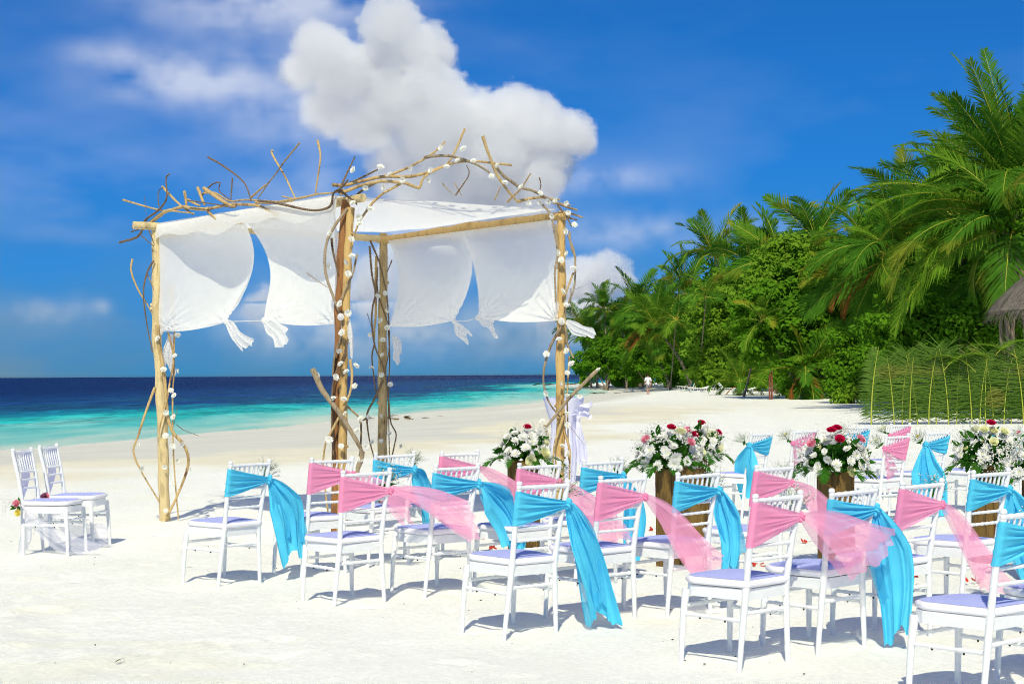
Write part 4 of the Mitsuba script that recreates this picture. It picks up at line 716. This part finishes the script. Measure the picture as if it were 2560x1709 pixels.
# ------------------------------------------------------------------ palms
def frond_set(n, w, nseg, seed):
    out = []
    for k, (lift, droop, kd) in enumerate(((1.35, .55, .10), (1.15, 1.0, .18), (.85, 1.35, .28), (.45, 1.5, .36), (.05, 1.3, .42), (-.45, .9, .40), (1.45, .25, .06), (.65, .95, .22))):
        out.append(pinnate(1., n, .27, w, droop, lift, kd, seed+k, nseg=nseg))
    return out
FR_NEAR, FR_FAR = frond_set(62, .0115, 3, 1), frond_set(38, .020, 2, 20)
FRP = {}
def frond_ply(near, k, m):
    q = (near, k, m)
    if q not in FRP:
        lf, rb = (FR_NEAR if near else FR_FAR)[k]; FRP[q] = (mikit.ply(lf, m), mikit.ply(rb, 'm_palm_rib' if m != 'm_palm_dead' else 'm_palm_dead', smooth=True))
    return FRP[q]
def add_frond(key, c, az, k, L, near, m, roll=0.):
    lf, rb = frond_ply(near, k, m); X = np.array([[1, 0, 0], [0, math.cos(roll), -math.sin(roll)], [0, math.sin(roll), math.cos(roll)]]); M = mat(c, az, L, X)
    f = part('frond', put(lf, M), key); part('rib', put(rb, M), f)
def build_palm(crown, base, L, n, seed, label, near=False, light=.35, dead=0, group='coconut palms along the beach', sweep=0., bias=None, tr=.15):
    r = np.random.default_rng(seed); key = thing('palm_tree', label, 'palm tree', group); c = np.asarray(crown, float); b = np.array([base[0], base[1], float(gz(*base))-.1])
    mid = (b+c)/2+[(c[0]-b[0])*-.12, 0, 0]; p = smooth_path([b, mid, c], 40); t = np.linspace(0, 1, 40)
    part('trunk', mikit.ply(tube_mesh(p, tr*(1.5-.5*np.clip(t*6, 0, 1)-.35*t)*(1+.06*np.cos(t*150)), 9), 'm_trunk', smooth=50), key)
    for k in range(n):
        lv = (k+.5)/n; az = k*2.39996+r.uniform(-.25, .25)
        if bias is not None and r.uniform() < .45: az = bias+r.normal(0, .7)
        v = int(np.clip(lv*6.2+r.normal(0, .5), 0, 5)) if r.uniform() < .8 else int(r.choice([6, 7, 1, 2])) if lv < .5 else 3
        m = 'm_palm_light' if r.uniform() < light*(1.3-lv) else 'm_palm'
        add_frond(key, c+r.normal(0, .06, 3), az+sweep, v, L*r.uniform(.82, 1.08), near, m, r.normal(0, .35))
    for k in range(dead): add_frond(key, c-[0, 0, .1], r.uniform(2.4, 5), 5, L*.75, near, 'm_palm_dead', r.normal(0, .4))
    if near:
        for k in range(7): part('coconut', mikit.ply(ball_mesh(c+r.normal(0, .16, 3)-[0, 0, .28], .11, 1), 'm_palm_rib' if k % 2 else 'm_trunk', smooth=True), key)
    return key
def px(u, v, Y): return at(u, v, Y)
def palm_px(u, v, Y, L, n, seed, label, du=0, inland=.3, **k):
    c = at(u, v, Y); build_palm(c, (c[0]+du*Y/FPX, Y+inland), L, n, seed, label, **k)
def frond_to(key, c, tip, droop, m, seed, n=58, kd=.3):
    """a frond from the crown c whose tip ends at tip"""
    t = np.linspace(0, 1, 24); e = np.array([np.cos(-droop*t**1.4).sum(), np.sin(-droop*t**1.4).sum()])/24; v = np.asarray(tip)-c; h = math.hypot(v[0], v[1])
    L = math.hypot(h, v[2])/np.hypot(*e); lift = math.atan2(v[2], h)-math.atan2(e[1], e[0]); lf, rb = pinnate(L, n, 1.15*min(1, L/4.6), .052, droop, lift, kd, seed)
    X = np.array([[1, 0, 0], [0, math.cos(.3*math.sin(seed)), -math.sin(.3*math.sin(seed))], [0, math.sin(.3*math.sin(seed)), math.cos(.3*math.sin(seed))]]); M = mat(c, math.atan2(v[1], v[0]), 1., X)
    f = part('frond', put(mikit.ply(lf, m), M), key); part('rib', put(mikit.ply(rb, 'm_palm_rib', smooth=True), M), f)
def big_palm(u, v, Y_, tips, seed, label, du, fill_n):
    c = at(u, v, Y_); key = build_palm(c, (c[0]+du*Y_/FPX, Y_+.3), 4.6, fill_n, seed, label, near=True, light=.4, group='big palms above the thatched roof'); r = np.random.default_rng(seed)
    for i, (tu, tv, dr_) in enumerate(tips): frond_to(key, c+r.normal(0, .08, 3), at(tu, tv, Y_+r.uniform(-2.2, 1.0)), dr_, 'm_palm_light' if r.uniform() < .45 else 'm_palm', seed*50+i)
big_palm(2538, 478, 57, [(2377, 122, .5), (2343, 215, .55), (2329, 247, .8), (2446, 130, .35), (2503, 108, .3), (2562, 82, .3), (2480, 180, .5), (2285, 318, .7), (2418, 210, .5), (2392, 300, .8), (2228, 355, .9), (2270, 400, 1.0), (2640, 120, .5), (2590, 170, .4), (2300, 460, 1.2), (2540, 150, .3), (2450, 260, .7)], 1, 'tall near palm with upright fronds at the right edge', 40, 8)
big_palm(2535, 560, 55, [(2235, 660, 1.3), (2190, 745, 1.5), (2225, 800, 1.5), (2265, 748, 1.6), (2365, 690, 1.4), (2295, 850, 1.4), (2430, 760, 1.3), (2552, 690, 1.0), (2385, 468, 1.5), (2215, 545, 1.1), (2110, 468, .9), (2330, 600, 1.4), (2390, 620, 1.5), (2620, 720, 1.2), (2470, 700, 1.4), (2180, 600, 1.2), (2150, 520, 1.0)], 2, 'near palm with long drooping yellow ribbed fronds at the right edge', 60, 8)
palm_px(2395, 560, 68, 5.0, 22, 3, 'palm just left of the big palms above the thatched roof', 30, near=True, light=.35, bias=2.8)
palm_px(2300, 570, 76, 4.6, 22, 4, 'palm with an arching frond that reaches left against the sky', 10, near=True, light=.3, bias=2.9)
palm_px(2240, 640, 66, 4.6, 24, 5, 'palm with hanging yellowing fronds above the palm frond fence', 60, near=True, light=.5, dead=2, bias=3.6)
palm_px(2180, 650, 96, 5.5, 25, 6, 'palm with an orange dead frond right of the broadleaf tree', -10, dead=3)
palm_px(2042, 600, 122, 5.4, 29, 7, 'palm plume rising above the broadleaf tree against the sky', -10, bias=1.7)
palm_px(1945, 650, 138, 5.9, 27, 8, 'palm left of the plume above the broadleaf tree', 0, bias=2.0)
palm_px(1880, 665, 152, 6.2, 27, 9, 'palm with swept fronds in the middle of the palm skyline', 10)
palm_px(1787, 640, 166, 6.3, 27, 10, 'palm whose star shaped crown stands highest in the left half of the grove', 15)
palm_px(1715, 740, 186, 6.5, 27, 11, 'palm left below the star shaped palm crown', 10)
palm_px(1655, 795, 194, 6.2, 27, 12, 'palm behind the leaning palm', 10)
palm_px(1640, 815, 164, 5.4, 31, 13, 'leaning palm with a bent bare trunk and an orange dead frond over the loungers', 92, near=True, light=.5, dead=2, tr=.17, group='leaning palms over the loungers')
palm_px(1590, 770, 205, 6.1, 27, 14, 'palm left of the leaning palm, upper one', 10)
palm_px(1555, 815, 214, 5.8, 27, 15, 'palm with low fronds over the far loungers', 10)
palm_px(1512, 775, 212, 4.7, 27, 16, 'slender far palm standing out against the white cloud', 5)
palm_px(1448, 818, 225, 4.7, 27, 17, 'farthest palm at the tip of the grove beside the right post', 30)
palm_px(1488, 845, 220, 4.9, 27, 18, 'low palm at the far tip of the grove', 5)
palm_px(1850, 955, 116, 3.1, 22, 19, 'young stemless palm with orange stalks behind the white loungers', 2, light=.8, dead=1, tr=.08)
palm_px(2015, 930, 97, 4.1, 25, 20, 'young palm with long orange stalks under the broadleaf tree', 4, light=.5, dead=2, tr=.2)
palm_px(1620, 860, 176, 4.1, 23, 21, 'short leaning palm left of the bent trunk', 58, light=.5, group='leaning palms over the loungers')
for i, (u, v, Y_, L, lb) in enumerate([(1765, 745, 140, 3.4, 'small palm leaning out in front of the bright green tree'), (1905, 800, 97, 2.5, 'fronds of a small palm poking out of the large broadleaf tree'), (1690, 800, 158, 3.8, 'small palm between the bent trunk and the bright green tree'), (2080, 700, 97, 2.6, 'small palm in front of the upper right of the large broadleaf tree')]):
    palm_px(u, v, Y_, L, 13, 400+i, lb, 6, inland=9., light=.6, tr=.07, group='small palms among the broadleaf trees')
fill = [(2500, 470, 74, 5), (2360, 620, 82, 4.6), (2110, 715, 114, 4.4), (2000, 705, 130, 4.6), (1920, 745, 152, 5.2), (1830, 755, 174, 5.2), (1760, 815, 186, 5.2), (1690, 835, 200, 5.2), (1610, 800, 218, 4.9), (1540, 850, 240, 4.7), (2420, 620, 72, 4.6), (2145, 665, 118, 4.2), (2500, 650, 64, 4.4), (2330, 720, 72, 4.2), (2250, 620, 92, 4.4)]
HEM = ['behind the two big palms at the right edge', 'to the left of the thatched roof', 'just right of the large broadleaf tree', 'right behind the sunlit tree top', 'left behind the sunlit tree top', 'above the bright green tree', 'left of the bright green tree', 'right of the leaning palm', 'behind the walking person', 'behind the far loungers', 'above the middle of the frond fence', 'behind the orange dead frond', 'under the big palms beside the thatched roof', 'right above the frond fence', 'above the left end of the frond fence']
for i, (u, v, Y_, L) in enumerate(fill): palm_px(u, v, Y_, L+.4, 22, 200+i, 'palm hemmed in '+HEM[i], rng.uniform(-20, 20), light=.3, group='palms hemmed in inside the grove', near=Y_ < 75)
# ------------------------------------------------------------------ broadleaf trees, shrubs and the dark growth behind
def leaf_cloud(C, N, size, r):
    """bent leaves at C (n, 3) whose blades face N"""
    n = len(C); N = N/np.linalg.norm(N, axis=1, keepdims=True); A = r.normal(0, 1, (n, 3)); A -= N*(A*N).sum(1, keepdims=True); A /= np.linalg.norm(A, axis=1, keepdims=True); B = np.cross(N, A)
    l = size*r.uniform(.7, 1.25, (n, 1)); w = l*.30
    V = np.stack([C, C+A*l*.5+B*w-N*l*.10, C+A*l-N*l*.16, C+A*l*.5-B*w-N*l*.10, C+A*l*.5+N*l*.03], 1).reshape(-1, 3)
    o = (np.arange(n)*5)[:, None]; F = np.concatenate([o+[0, 4, 1], o+[1, 4, 2], o+[2, 4, 3], o+[3, 4, 0]]); return V, F
def clumps(lobes, dens, per, size, seed, spread=.34):
    """boughs: each lobe carries uneven tufts, each tuft a shell of leaves over a darker hollow"""
    r = np.random.default_rng(seed); Cs, Ns = [], []
    for c, R in lobes:
        c, R = np.asarray(c, float), np.broadcast_to(np.asarray(R, float), (3,)); n = max(4, int(dens*float(R.mean())**1.25*4.2))
        d = r.normal(0, 1, (n, 3)); d[:, 2] += .15; d[:, 1] -= .25; d /= np.linalg.norm(d, axis=1, keepdims=True); o = r.uniform(.40, 1.30, (n, 1)); q = c+d*R*o; rad = r.uniform(.35, 1.05, n)*spread*2.0*np.where(o[:, 0] > 1.05, .62, 1)
        for j in range(n):
            k = int(per*3.4*(rad[j]/(spread*1.3))**1.6); e = r.normal(0, 1, (k, 3)); e[:, 2] += .45; e /= np.linalg.norm(e, axis=1, keepdims=True)
            Cs.append(q[j]+e*rad[j]*np.array([1.15, 1.15, .75])*r.uniform(.6, 1.08, (k, 1))); Ns.append(e*.8+r.normal(0, .5, (k, 3))+[0, -.15, .55])
    return leaf_cloud(np.concatenate(Cs), np.concatenate(Ns), size, r)
def build_tree(u, Yd, lobes_px, label, m, dens, per, size, seed, cat='tree', name='broadleaf_tree', trunk=None, group=None, spread=.34):
    key = thing(name, label, cat, group); k = Yd/FPX
    lb = [(at(a, b, Yd+dy), (R*k, R*k*.95, R*k*.85)) for a, b, R, dy in lobes_px]
    part('crown', mikit.ply(clumps(lb, dens, per, size, seed, spread), m), key)
    b = at(u, 0, Yd); b = np.array([b[0], b[1], float(gz(b[0], b[1]))-.1]) if trunk is None else trunk; r = np.random.default_rng(seed); ms = []
    for c, R in lb:
        mid = (b+c)/2+r.normal(0, .25, 3); ms.append(tube_mesh(smooth_path([b, mid, c], 12), np.linspace(.11, .03, 12), 6))
    part('trunk', mikit.ply(join(ms), 'm_trunk', smooth=50), key)
build_tree(2105, 100, [(2030, 735, 95, 0), (1945, 770, 80, -1), (2095, 770, 85, 0), (2010, 815, 95, -1.5), (1915, 850, 70, -1.5), (1990, 880, 60, -2), (2120, 850, 60, 1), (1880, 800, 60, 0), (2060, 850, 65, -1), (2130, 720, 55, .5)], 'large broadleaf tree with glossy green clumps in front of the grove', 'm_leaf', 5.6, 15, .36, 1, trunk=np.array([21.3, 99., -.1]))
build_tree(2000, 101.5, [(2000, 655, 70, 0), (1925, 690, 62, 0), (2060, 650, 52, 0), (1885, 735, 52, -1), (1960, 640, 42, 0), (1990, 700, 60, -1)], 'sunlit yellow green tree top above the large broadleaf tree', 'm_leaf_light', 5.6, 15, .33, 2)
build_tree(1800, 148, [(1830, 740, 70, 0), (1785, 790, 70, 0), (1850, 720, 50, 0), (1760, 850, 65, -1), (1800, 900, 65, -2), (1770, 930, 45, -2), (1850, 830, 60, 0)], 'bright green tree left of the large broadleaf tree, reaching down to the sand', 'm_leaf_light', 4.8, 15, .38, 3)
build_tree(1720, 176, [(1700, 850, 60, 0), (1740, 890, 55, 0), (1690, 910, 45, 0), (1745, 830, 45, 0)], 'bushy tree behind the bent palm trunk', 'm_leaf', 4.2, 20, .30, 4)
build_tree(1620, 190, [(1600, 870, 50, 0), (1640, 885, 45, 0), (1570, 890, 42, 0), (1610, 920, 40, 0)], 'olive green tree behind the man on the beach', 'm_leaf', 3.4, 18, .34, 5)
build_tree(1510, 205, [(1500, 885, 42, 0), (1535, 870, 40, 0), (1470, 905, 34, 0), (1520, 915, 34, 0), (1450, 915, 20, 3)], 'dark green tree at the far tip of the grove', 'm_leaf', 3.0, 16, .40, 6)
build_tree(1560, 205, [(1560, 880, 40, 0), (1580, 910, 36, 0)], 'small tree second from the far tip of the grove', 'm_leaf', 3.0, 16, .38, 7)
build_tree(2110, 84, [(2105, 850, 34, 0), (2130, 890, 30, 0), (2080, 925, 26, 0), (2115, 960, 32, -.5), (2150, 930, 22, -.5)], 'slim tree with leaf tufts on its bare leaning trunk left of the fence', 'm_leaf', 6.0, 22, .22, 8)
build_tree(1972, 98, [(1966, 970, 13, 0), (1980, 974, 12, 0), (1970, 982, 12, 0)], 'low round bush beside the rusty red post', 'm_leaf', 12.0, 22, .18, 9, 'bush', 'bush', spread=.15)
build_tree(2120, 82, [(2110, 985, 18, 0), (2135, 980, 14, 0)], 'low pale green bush left of the fence', 'm_leaf_light', 8.0, 22, .20, 10, 'bush', 'bush')
build_tree(2400, 63, [(2230, 800, 70, 0), (2300, 840, 70, 0), (2400, 810, 80, 0), (2490, 840, 70, 0), (2330, 740, 70, 3), (2450, 720, 70, 3), (2570, 800, 80, 0), (2230, 880, 60, 0)], 'dark shaded tree behind the palm frond fence', 'm_leaf', 4.0, 20, .26, 12)
BUSH = ['beneath the far tip tree', 'left of the walking person', 'right of the walking person', 'behind the dark sun lounger', 'behind the green backed sun lounger', 'behind the flat white sun lounger', 'behind the end on sun lounger', 'behind the young palm with orange stalks', 'behind the rusty red post', 'right of the rusty red post', 'under the large broadleaf tree', 'close left of the palm frond fence']
for i, (u, v, Yd, R, mt) in enumerate([(1560, 940, 212, 20, 'm_leaf'), (1600, 942, 200, 22, 'm_leaf'), (1665, 938, 186, 24, 'm_leaf'), (1700, 942, 180, 24, 'm_leaf'), (1745, 944, 172, 26, 'm_leaf'), (1790, 946, 156, 28, 'm_leaf'), (1835, 948, 146, 28, 'm_leaf'), (1885, 946, 134, 32, 'm_leaf'), (1930, 946, 122, 30, 'm_leaf'), (1990, 950, 114, 32, 'm_leaf'), (2045, 955, 108, 30, 'm_leaf'), (2150, 960, 92, 34, 'm_leaf')]):
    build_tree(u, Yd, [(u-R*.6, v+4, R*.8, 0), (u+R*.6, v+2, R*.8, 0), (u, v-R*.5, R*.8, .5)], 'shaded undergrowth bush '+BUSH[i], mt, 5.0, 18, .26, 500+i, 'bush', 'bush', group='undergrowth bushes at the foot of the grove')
build_tree(2520, 55.5, [(2510, 560, 40, -.8), (2545, 600, 40, -.8), (2480, 545, 24, -.8), (2555, 520, 30, -.8)], 'leafy climber over the crown of the near palm', 'm_leaf', 7.0, 20, .16, 11, 'climber', 'climbing_plant', spread=.2)
r = np.random.default_rng(77); n = 34000
t = r.uniform(0, 1, n)**1.0; uu = 1455+(2700-1455)*t; Yb = np.interp(uu, [1450, 1520, 1650, 1800, 2000, 2200, 2700], [240, 228, 196, 160, 116, 88, 62])+r.uniform(0, 7, n)
sky_v = np.interp(uu, [1450, 1500, 1560, 1650, 1740, 1850, 1980, 2100, 2200, 2330, 2700], [905, 840, 800, 770, 690, 660, 620, 590, 530, 470, 430]); gv = 936+5700/Yb; vv = sky_v+(gv-sky_v)*r.uniform(0, 1, n)**.75+25*np.sin(uu*.045)+r.normal(0, 9, n)
q = np.stack([(uu-1280)/FPX*Yb, Yb, EYE+(936-vv)*Yb/FPX], 1); q[:, 2] = np.maximum(q[:, 2], .05)
single('thicket', mikit.ply(leaf_cloud(q, r.normal(0, 1, (n, 3))+[0, -.3, .4], .62, r), 'm_leaf'), 'dark tangle of undergrowth filling the back of the grove', 'undergrowth', kind='stuff')
# ------------------------------------------------------------------ palm frond fence and thatched roof
key = thing('palm_frond_fence', 'fence of upright green palm frond stalks with interwoven leaflets, behind the right block of chairs', 'fence')
FD = [pinnate(2.3, 46, 1.10, .026, .03, 1.5708, .16, 300+k, prof=lambda u: .62+.38*np.sin(np.pi*u), ang0=1.66, ang1=.85, wild=1) for k in range(4)]+[pinnate(2.3, 60, .42, .030, .03, 1.5708, .30, 310, ang0=1.5, ang1=.5)]
FDP = [(mikit.ply(a, 'm_fence_leaf'), mikit.ply(b, 'm_fence_rib', smooth=True)) for a, b in ((f_[0], (f_[1][0].mean(0)*[0, 0, 0]+f_[1][0]*np.array([1.9, 1.9, 1]), f_[1][1])) for f_ in FD)]
fx = [2178, 2236, 2275, 2322, 2372, 2430, 2465, 2510, 2558, 2605, 2660, 2715, 2770]
for i, u in enumerate(fx):
    for j in range(2 if i else 1):
        q = ground_at(u+(22 if j else 0), 1062-(u-2178)*.004); M = mat((q[0], q[1]+.10*j+rng.uniform(-.05, .05), -.06), -math.pi/2+rng.uniform(-.12, .12), rng.uniform(.90, 1.08)*(.95 if j else 1), np.array([[1, 0, 0], [0, 1, 0], [0, 0, 1.]])@trimesh.transformations.rotation_matrix(rng.normal(0, .02), [1, 0, 0])[:3, :3])
        a, b = FDP[(i+2*j) % 4 if i else 4]; f = part('frond', put(a, M), key); part('rib', put(b, M), f)
for i, (u, v, az, k) in enumerate(((2490, 885, .5, 7), (2545, 895, 2.6, 7), (2360, 925, .2, 2), (2440, 930, 2.9, 2))):
    lf, rb = frond_ply(True, k, 'm_palm_light'); M = mat(at(u, v, 45.2), az, 1.6); f = part('frond', put(lf, M), key); part('rib', put(rb, M), f)
hx, hy, key = 19.2, 50., thing('thatched_hut', 'round hut roof of grey brown palm thatch at the right edge', 'hut')
prof = np.array([(.05, 6.1), (.6, 5.75), (1.4, 5.15), (2.2, 4.55), (2.9, 4.0), (3.5, 3.42), (3.75, 3.08), (3.6, 3.05), (2.6, 3.6), (.3, 5.4)])
v, f = lathe(prof[::-1], 60); part('roof', mikit.ply((v+[hx, hy, .40], f), 'm_thatch', smooth=40), key)
r = np.random.default_rng(5); V, F = [], []
for k in range(4200):
    a = r.uniform(0, 2*np.pi); s = r.uniform(0, 1)**.6; rim = k % 3 == 0
    R0 = 3.55+r.uniform(-.1, .15) if rim else .3+3.3*s; z = np.interp(R0, prof[:7, 0], prof[:7, 1])+.42; dr_, dz = (r.uniform(.08, .3), -r.uniform(.25, .62)) if rim else (.32, -.26)
    w = r.uniform(.008, .022); tx = np.array([-math.sin(a), math.cos(a), 0])*w; o = np.array([math.cos(a), math.sin(a), 0]); p0 = np.array([hx, hy, z])+o*R0; p1 = p0+o*dr_+[r.normal(0, .05), r.normal(0, .05), dz+.05*r.normal()]+(0 if rim else .03)
    V.append(np.array([p0-tx, p0+tx, p1+tx*.4, p1-tx*.4])); F.append(np.array([[0, 1, 2], [0, 2, 3]])+4*k)
part('straw', mikit.ply((np.vstack(V), np.vstack(F)), 'm_thatch'), key, kind='stuff')
part('post', mikit.ply(tube_mesh([[hx, hy, -.1], [hx, hy, 5.6]], .13, 12), 'm_trunk', smooth=50), key)
# ------------------------------------------------------------------ people, loungers, red post
def ball(c, r): return m3.Manifold.sphere(float(r), 14).translate([float(x) for x in c])
def chain(pts): return m3.Manifold.batch_boolean([m3.Manifold.batch_hull([ball(*a), ball(*b)]) for a, b in zip(pts[:-1], pts[1:])], m3.OpType.Add)
def smoothed(parts_, l=.03):
    m = m3.Manifold.batch_boolean(parts_, m3.OpType.Add).refine_to_length(l).to_mesh(); t = trimesh.Trimesh(m.vert_properties[:, :3], m.tri_verts); t.merge_vertices(); trimesh.smoothing.filter_taubin(t, iterations=8); return np.array(t.vertices), np.array(t.faces)
def hand(w, d, s):
    """palm, four bent fingers and a thumb, hanging from wrist w along d"""
    w, d = np.asarray(w, float), np.asarray(d, float); out = [chain([(w, .026), (w+d*.05, .032), (w+d*.09, .030)])]
    for k, l in enumerate((.068, .078, .072, .056)):
        b = w+d*.088+np.array([0, -.030+.020*k, 0]); out.append(chain([(b, .0095), (b+d*l*.5+[0, .0, 0], .009), (b+d*l*.95+[-.015*s, .006, 0], .0075)]))
    b = w+d*.035+np.array([0, .03, 0]); out.append(chain([(b, .012), (b+d*.03+[0, .022, 0], .0105), (b+d*.062+[-.01*s, .028, 0], .009)])); return out
def build_person(x, y, z, rz, label, shirt, shorts, stride=.16, hgt=1.75, arms=.0):
    key = thing('person', label, 'person'); M = mat((x, y, z), rz, hgt/1.75); S = []
    hip = {s: np.array([s*.095, 0, .90]) for s in (-1, 1)}; knee = {s: np.array([s*.105, s*stride*.6+.04, .49]) for s in (-1, 1)}; ank = {s: np.array([s*.105, s*stride*1.1-.03, .085+(.03 if s < 0 else 0)]) for s in (-1, 1)}
    body = [chain([((0, 0, .93), .13), ((0, .01, 1.12), .125), ((0, 0, 1.32), .145)]), chain([((-.12, 0, .95), .10), ((.12, 0, .95), .10)]), chain([((-.15, 0, 1.40), .075), ((.15, 0, 1.40), .075)]), chain([((0, -.01, 1.42), .062), ((0, .01, 1.54), .055)])]
    for s in (-1, 1):
        body += [chain([(hip[s], .095), (knee[s], .060), (ank[s], .042)]), chain([(ank[s], .043), (ank[s]+[0, -.045, -.05], .036)]), chain([(ank[s]+[0, -.04, -.05], .034), (ank[s]+[s*.015, .15, -.062], .026)])]
        sh, el, wr = np.array([s*.205, 0, 1.39]), np.array([s*(.255+arms*.3), -s*stride*.35-.02, 1.12]), np.array([s*(.26+arms*.2), -s*stride*.6+.07, .88]); d = (wr-el)/np.linalg.norm(wr-el)
        body += [chain([(sh, .056), (el, .042), (wr, .028)])]+hand(wr, d, s); S.append((sh, el))
    head = [m3.Manifold.sphere(.102, 20).scale([.78, .95, 1.12]).translate([0, .02, 1.655]), chain([((0, .05, 1.585), .055), ((0, .075, 1.575), .040)]), chain([((0, .112, 1.67), .012), ((0, .128, 1.635), .016)])]+[m3.Manifold.sphere(.028, 10).scale([.5, .8, 1.2]).translate([s*.08, .01, 1.645]) for s in (-1, 1)]
    part('body', put(mikit.ply(smoothed(body+head, .022), 'm_skin', smooth=True), M), key)
    part('hair', put(mikit.ply(smoothed([m3.Manifold.sphere(.108, 20).scale([.80, .96, 1.08]).translate([0, .008, 1.672])-m3.Manifold.cube([.4, .2, .22], True).translate([0, .15, 1.60])], .02), 'm_hair', smooth=True), M), key)
    for s in (-1, 1): part('eye', put(mikit.ply(ball_mesh((s*.033, .104, 1.665), .010, 1), 'm_hair'), M), key)
    part('mouth', put(mikit.ply(ball_mesh((0, .112, 1.595), .02, 1, (1, .4, .25)), 'm_petal_red'), M), key)
    if shirt:
        sp = [chain([((0, 0, .90), .150), ((0, .01, 1.12), .150), ((0, 0, 1.32), .165)]), chain([((-.13, 0, .92), .110), ((.13, 0, .92), .110)]), chain([((-.15, 0, 1.395), .088), ((.15, 0, 1.395), .088)])]+[chain([(a, .075), (a+(b-a)*.75, .068)]) for a, b in S]
        part('shirt', put(mikit.ply(smoothed(sp), shirt, smooth=True), M), key)
    part('shorts', put(mikit.ply(smoothed([chain([((-.10, 0, .90), .125), ((.10, 0, .90), .125)])]+[chain([(hip[s], .125), (knee[s]+(hip[s]-knee[s])*.22, .095)]) for s in (-1, 1)]), shorts, smooth=True), M), key)
build_person(*px(1620, 955, 136)[:2], float(gz(*px(1620, 955, 136)[:2])), .15, 'person in a white t-shirt and grey shorts walking away along the beach', 'm_shirt', 'm_shorts_grey')
q = px(1521, 955, 214); build_person(q[0], q[1], float(gz(q[0], q[1])), 2.9, 'bare chested person in dark shorts standing before the far loungers', None, 'm_shorts_dark', .10, 1.72)
q = px(1452, 950, 300); build_person(q[0], q[1], float(gz(q[0], q[1]))-.05, 2.4, 'person in blue swimwear wading at the far waterline beside the right post', None, 'm_shorts_blue', .14, 1.75, .3)
def build_lounger(x, y, rz, back, label, mat_, towel=None):
    key = thing('sun_lounger', label, 'sun lounger', 'sun loungers under the palms'); z = float(gz(x, y)); M = mat((x, y, z), rz); W = .33
    for s in (-1, 1): part('side_rail', put(mikit.ply(tube_mesh(smooth_path([(-.95, s*W, .33), (-.2, s*W, .31), (.45, s*W, .31), (.62, s*W, .36)], 14), .028, 8), 'm_plastic_white', smooth=50), M), key)
    for xx in (-.75, .45):
        for s in (-1, 1): part('leg', put(mikit.ply(tube_mesh(smooth_path([(xx-.12, s*W, .31), (xx-.06, s*W, .06), (xx+.10, s*W, .02), (xx+.16, s*W, .30)], 14), .026, 8), 'm_plastic_white', smooth=50), M), key)
    part('bed', put(mikit.ply(box_mesh((-.95, -W, .31), (.35, W, .335)), mat_), M), key)
    c, s_ = math.cos(back), math.sin(back); B = box_mesh((0, -W, 0), (.75, W, .03)); Bm = np.array([[c, 0, -s_], [0, 1, 0], [s_, 0, c]]); part('backrest', put(mikit.ply((B[0]@Bm.T+[.35, 0, .33], B[1]), mat_), M), key)
    e = np.array([.35+.75*c, 0, .33+.75*s_]); part('head_bar', put(mikit.ply(tube_mesh([(.35, -W-.03, .33), e+[0, -W-.03, 0], e+[0, W+.03, 0], (.35, W+.03, .33)], .03, 8), 'm_plastic_white', smooth=50), M), key)
    if towel: single('beach_towel', put(mikit.ply(grid_mesh(np.stack([*np.meshgrid(np.linspace(.1, .75, 9), np.linspace(-.36, .36, 9), indexing='ij'), np.fromfunction(lambda i, j: .36+np.maximum(0, i-3)*.08*s_*1.2-.02*np.cos(j*1.4), (9, 9))], -1)), towel, smooth=True), M), 'purple towel on the '+label, 'towel', 'towels on the sun loungers')
for u, v, Y_, rz, back, lb, mt, tw in ((1722, 968, 160, .25, 1.15, 'sun lounger with a raised green backrest under the bent palm', 'm_mesh_green', 'm_towel_purple'), (1748, 977, 136, .15, .25, 'white sun lounger in front of the green backed one', 'm_plastic_white', None), (1770, 977, 134, -.5, .9, 'white sun lounger seen end on, right of the flat white one', 'm_towel_purple', None),
    (1818, 979, 131, 3.3, .8, 'white sun lounger with a rolled end beside the young palm', 'm_plastic_white', None), (1860, 983, 120, .1, .2, 'sun lounger in the shade right of the young palm', 'm_plastic_white', None), (1597, 969, 172, .1, .5, 'dark sun lounger in the shade left of the walking man', 'm_shorts_dark', None), (1530, 960, 236, .2, .4, 'farthest sun lounger behind the bare chested person', 'm_plastic_white', None), (1710, 963, 175, .2, .9, 'sun lounger partly hidden behind the green backed one', 'm_plastic_white', None)):
    q = px(u, v, Y_); build_lounger(q[0], q[1], rz, back, lb, mt, tw)
q = px(1927, 990, 96); key = thing('wooden_post', 'rusty red double wooden post at the edge of the grove', 'post')
for s in (-.07, .07): part('upright', mikit.ply(box_mesh((q[0]+s-.05, q[1]-.05, -.1), (q[0]+s+.045, q[1]+.05, 1.58+s)), 'm_red_post'), key)
part('band', mikit.ply(box_mesh((q[0]-.14, q[1]-.075, .62), (q[0]+.135, q[1]+.075, .68)), 'm_trunk'), key); part('cap', mikit.ply(box_mesh((q[0]-.15, q[1]-.07, 1.66), (q[0]+.145, q[1]+.07, 1.70)), 'm_trunk'), key)
print('entries', len(scene), 'tris', sum(len(v[1]) for v in meshkit.WRITTEN.values()))
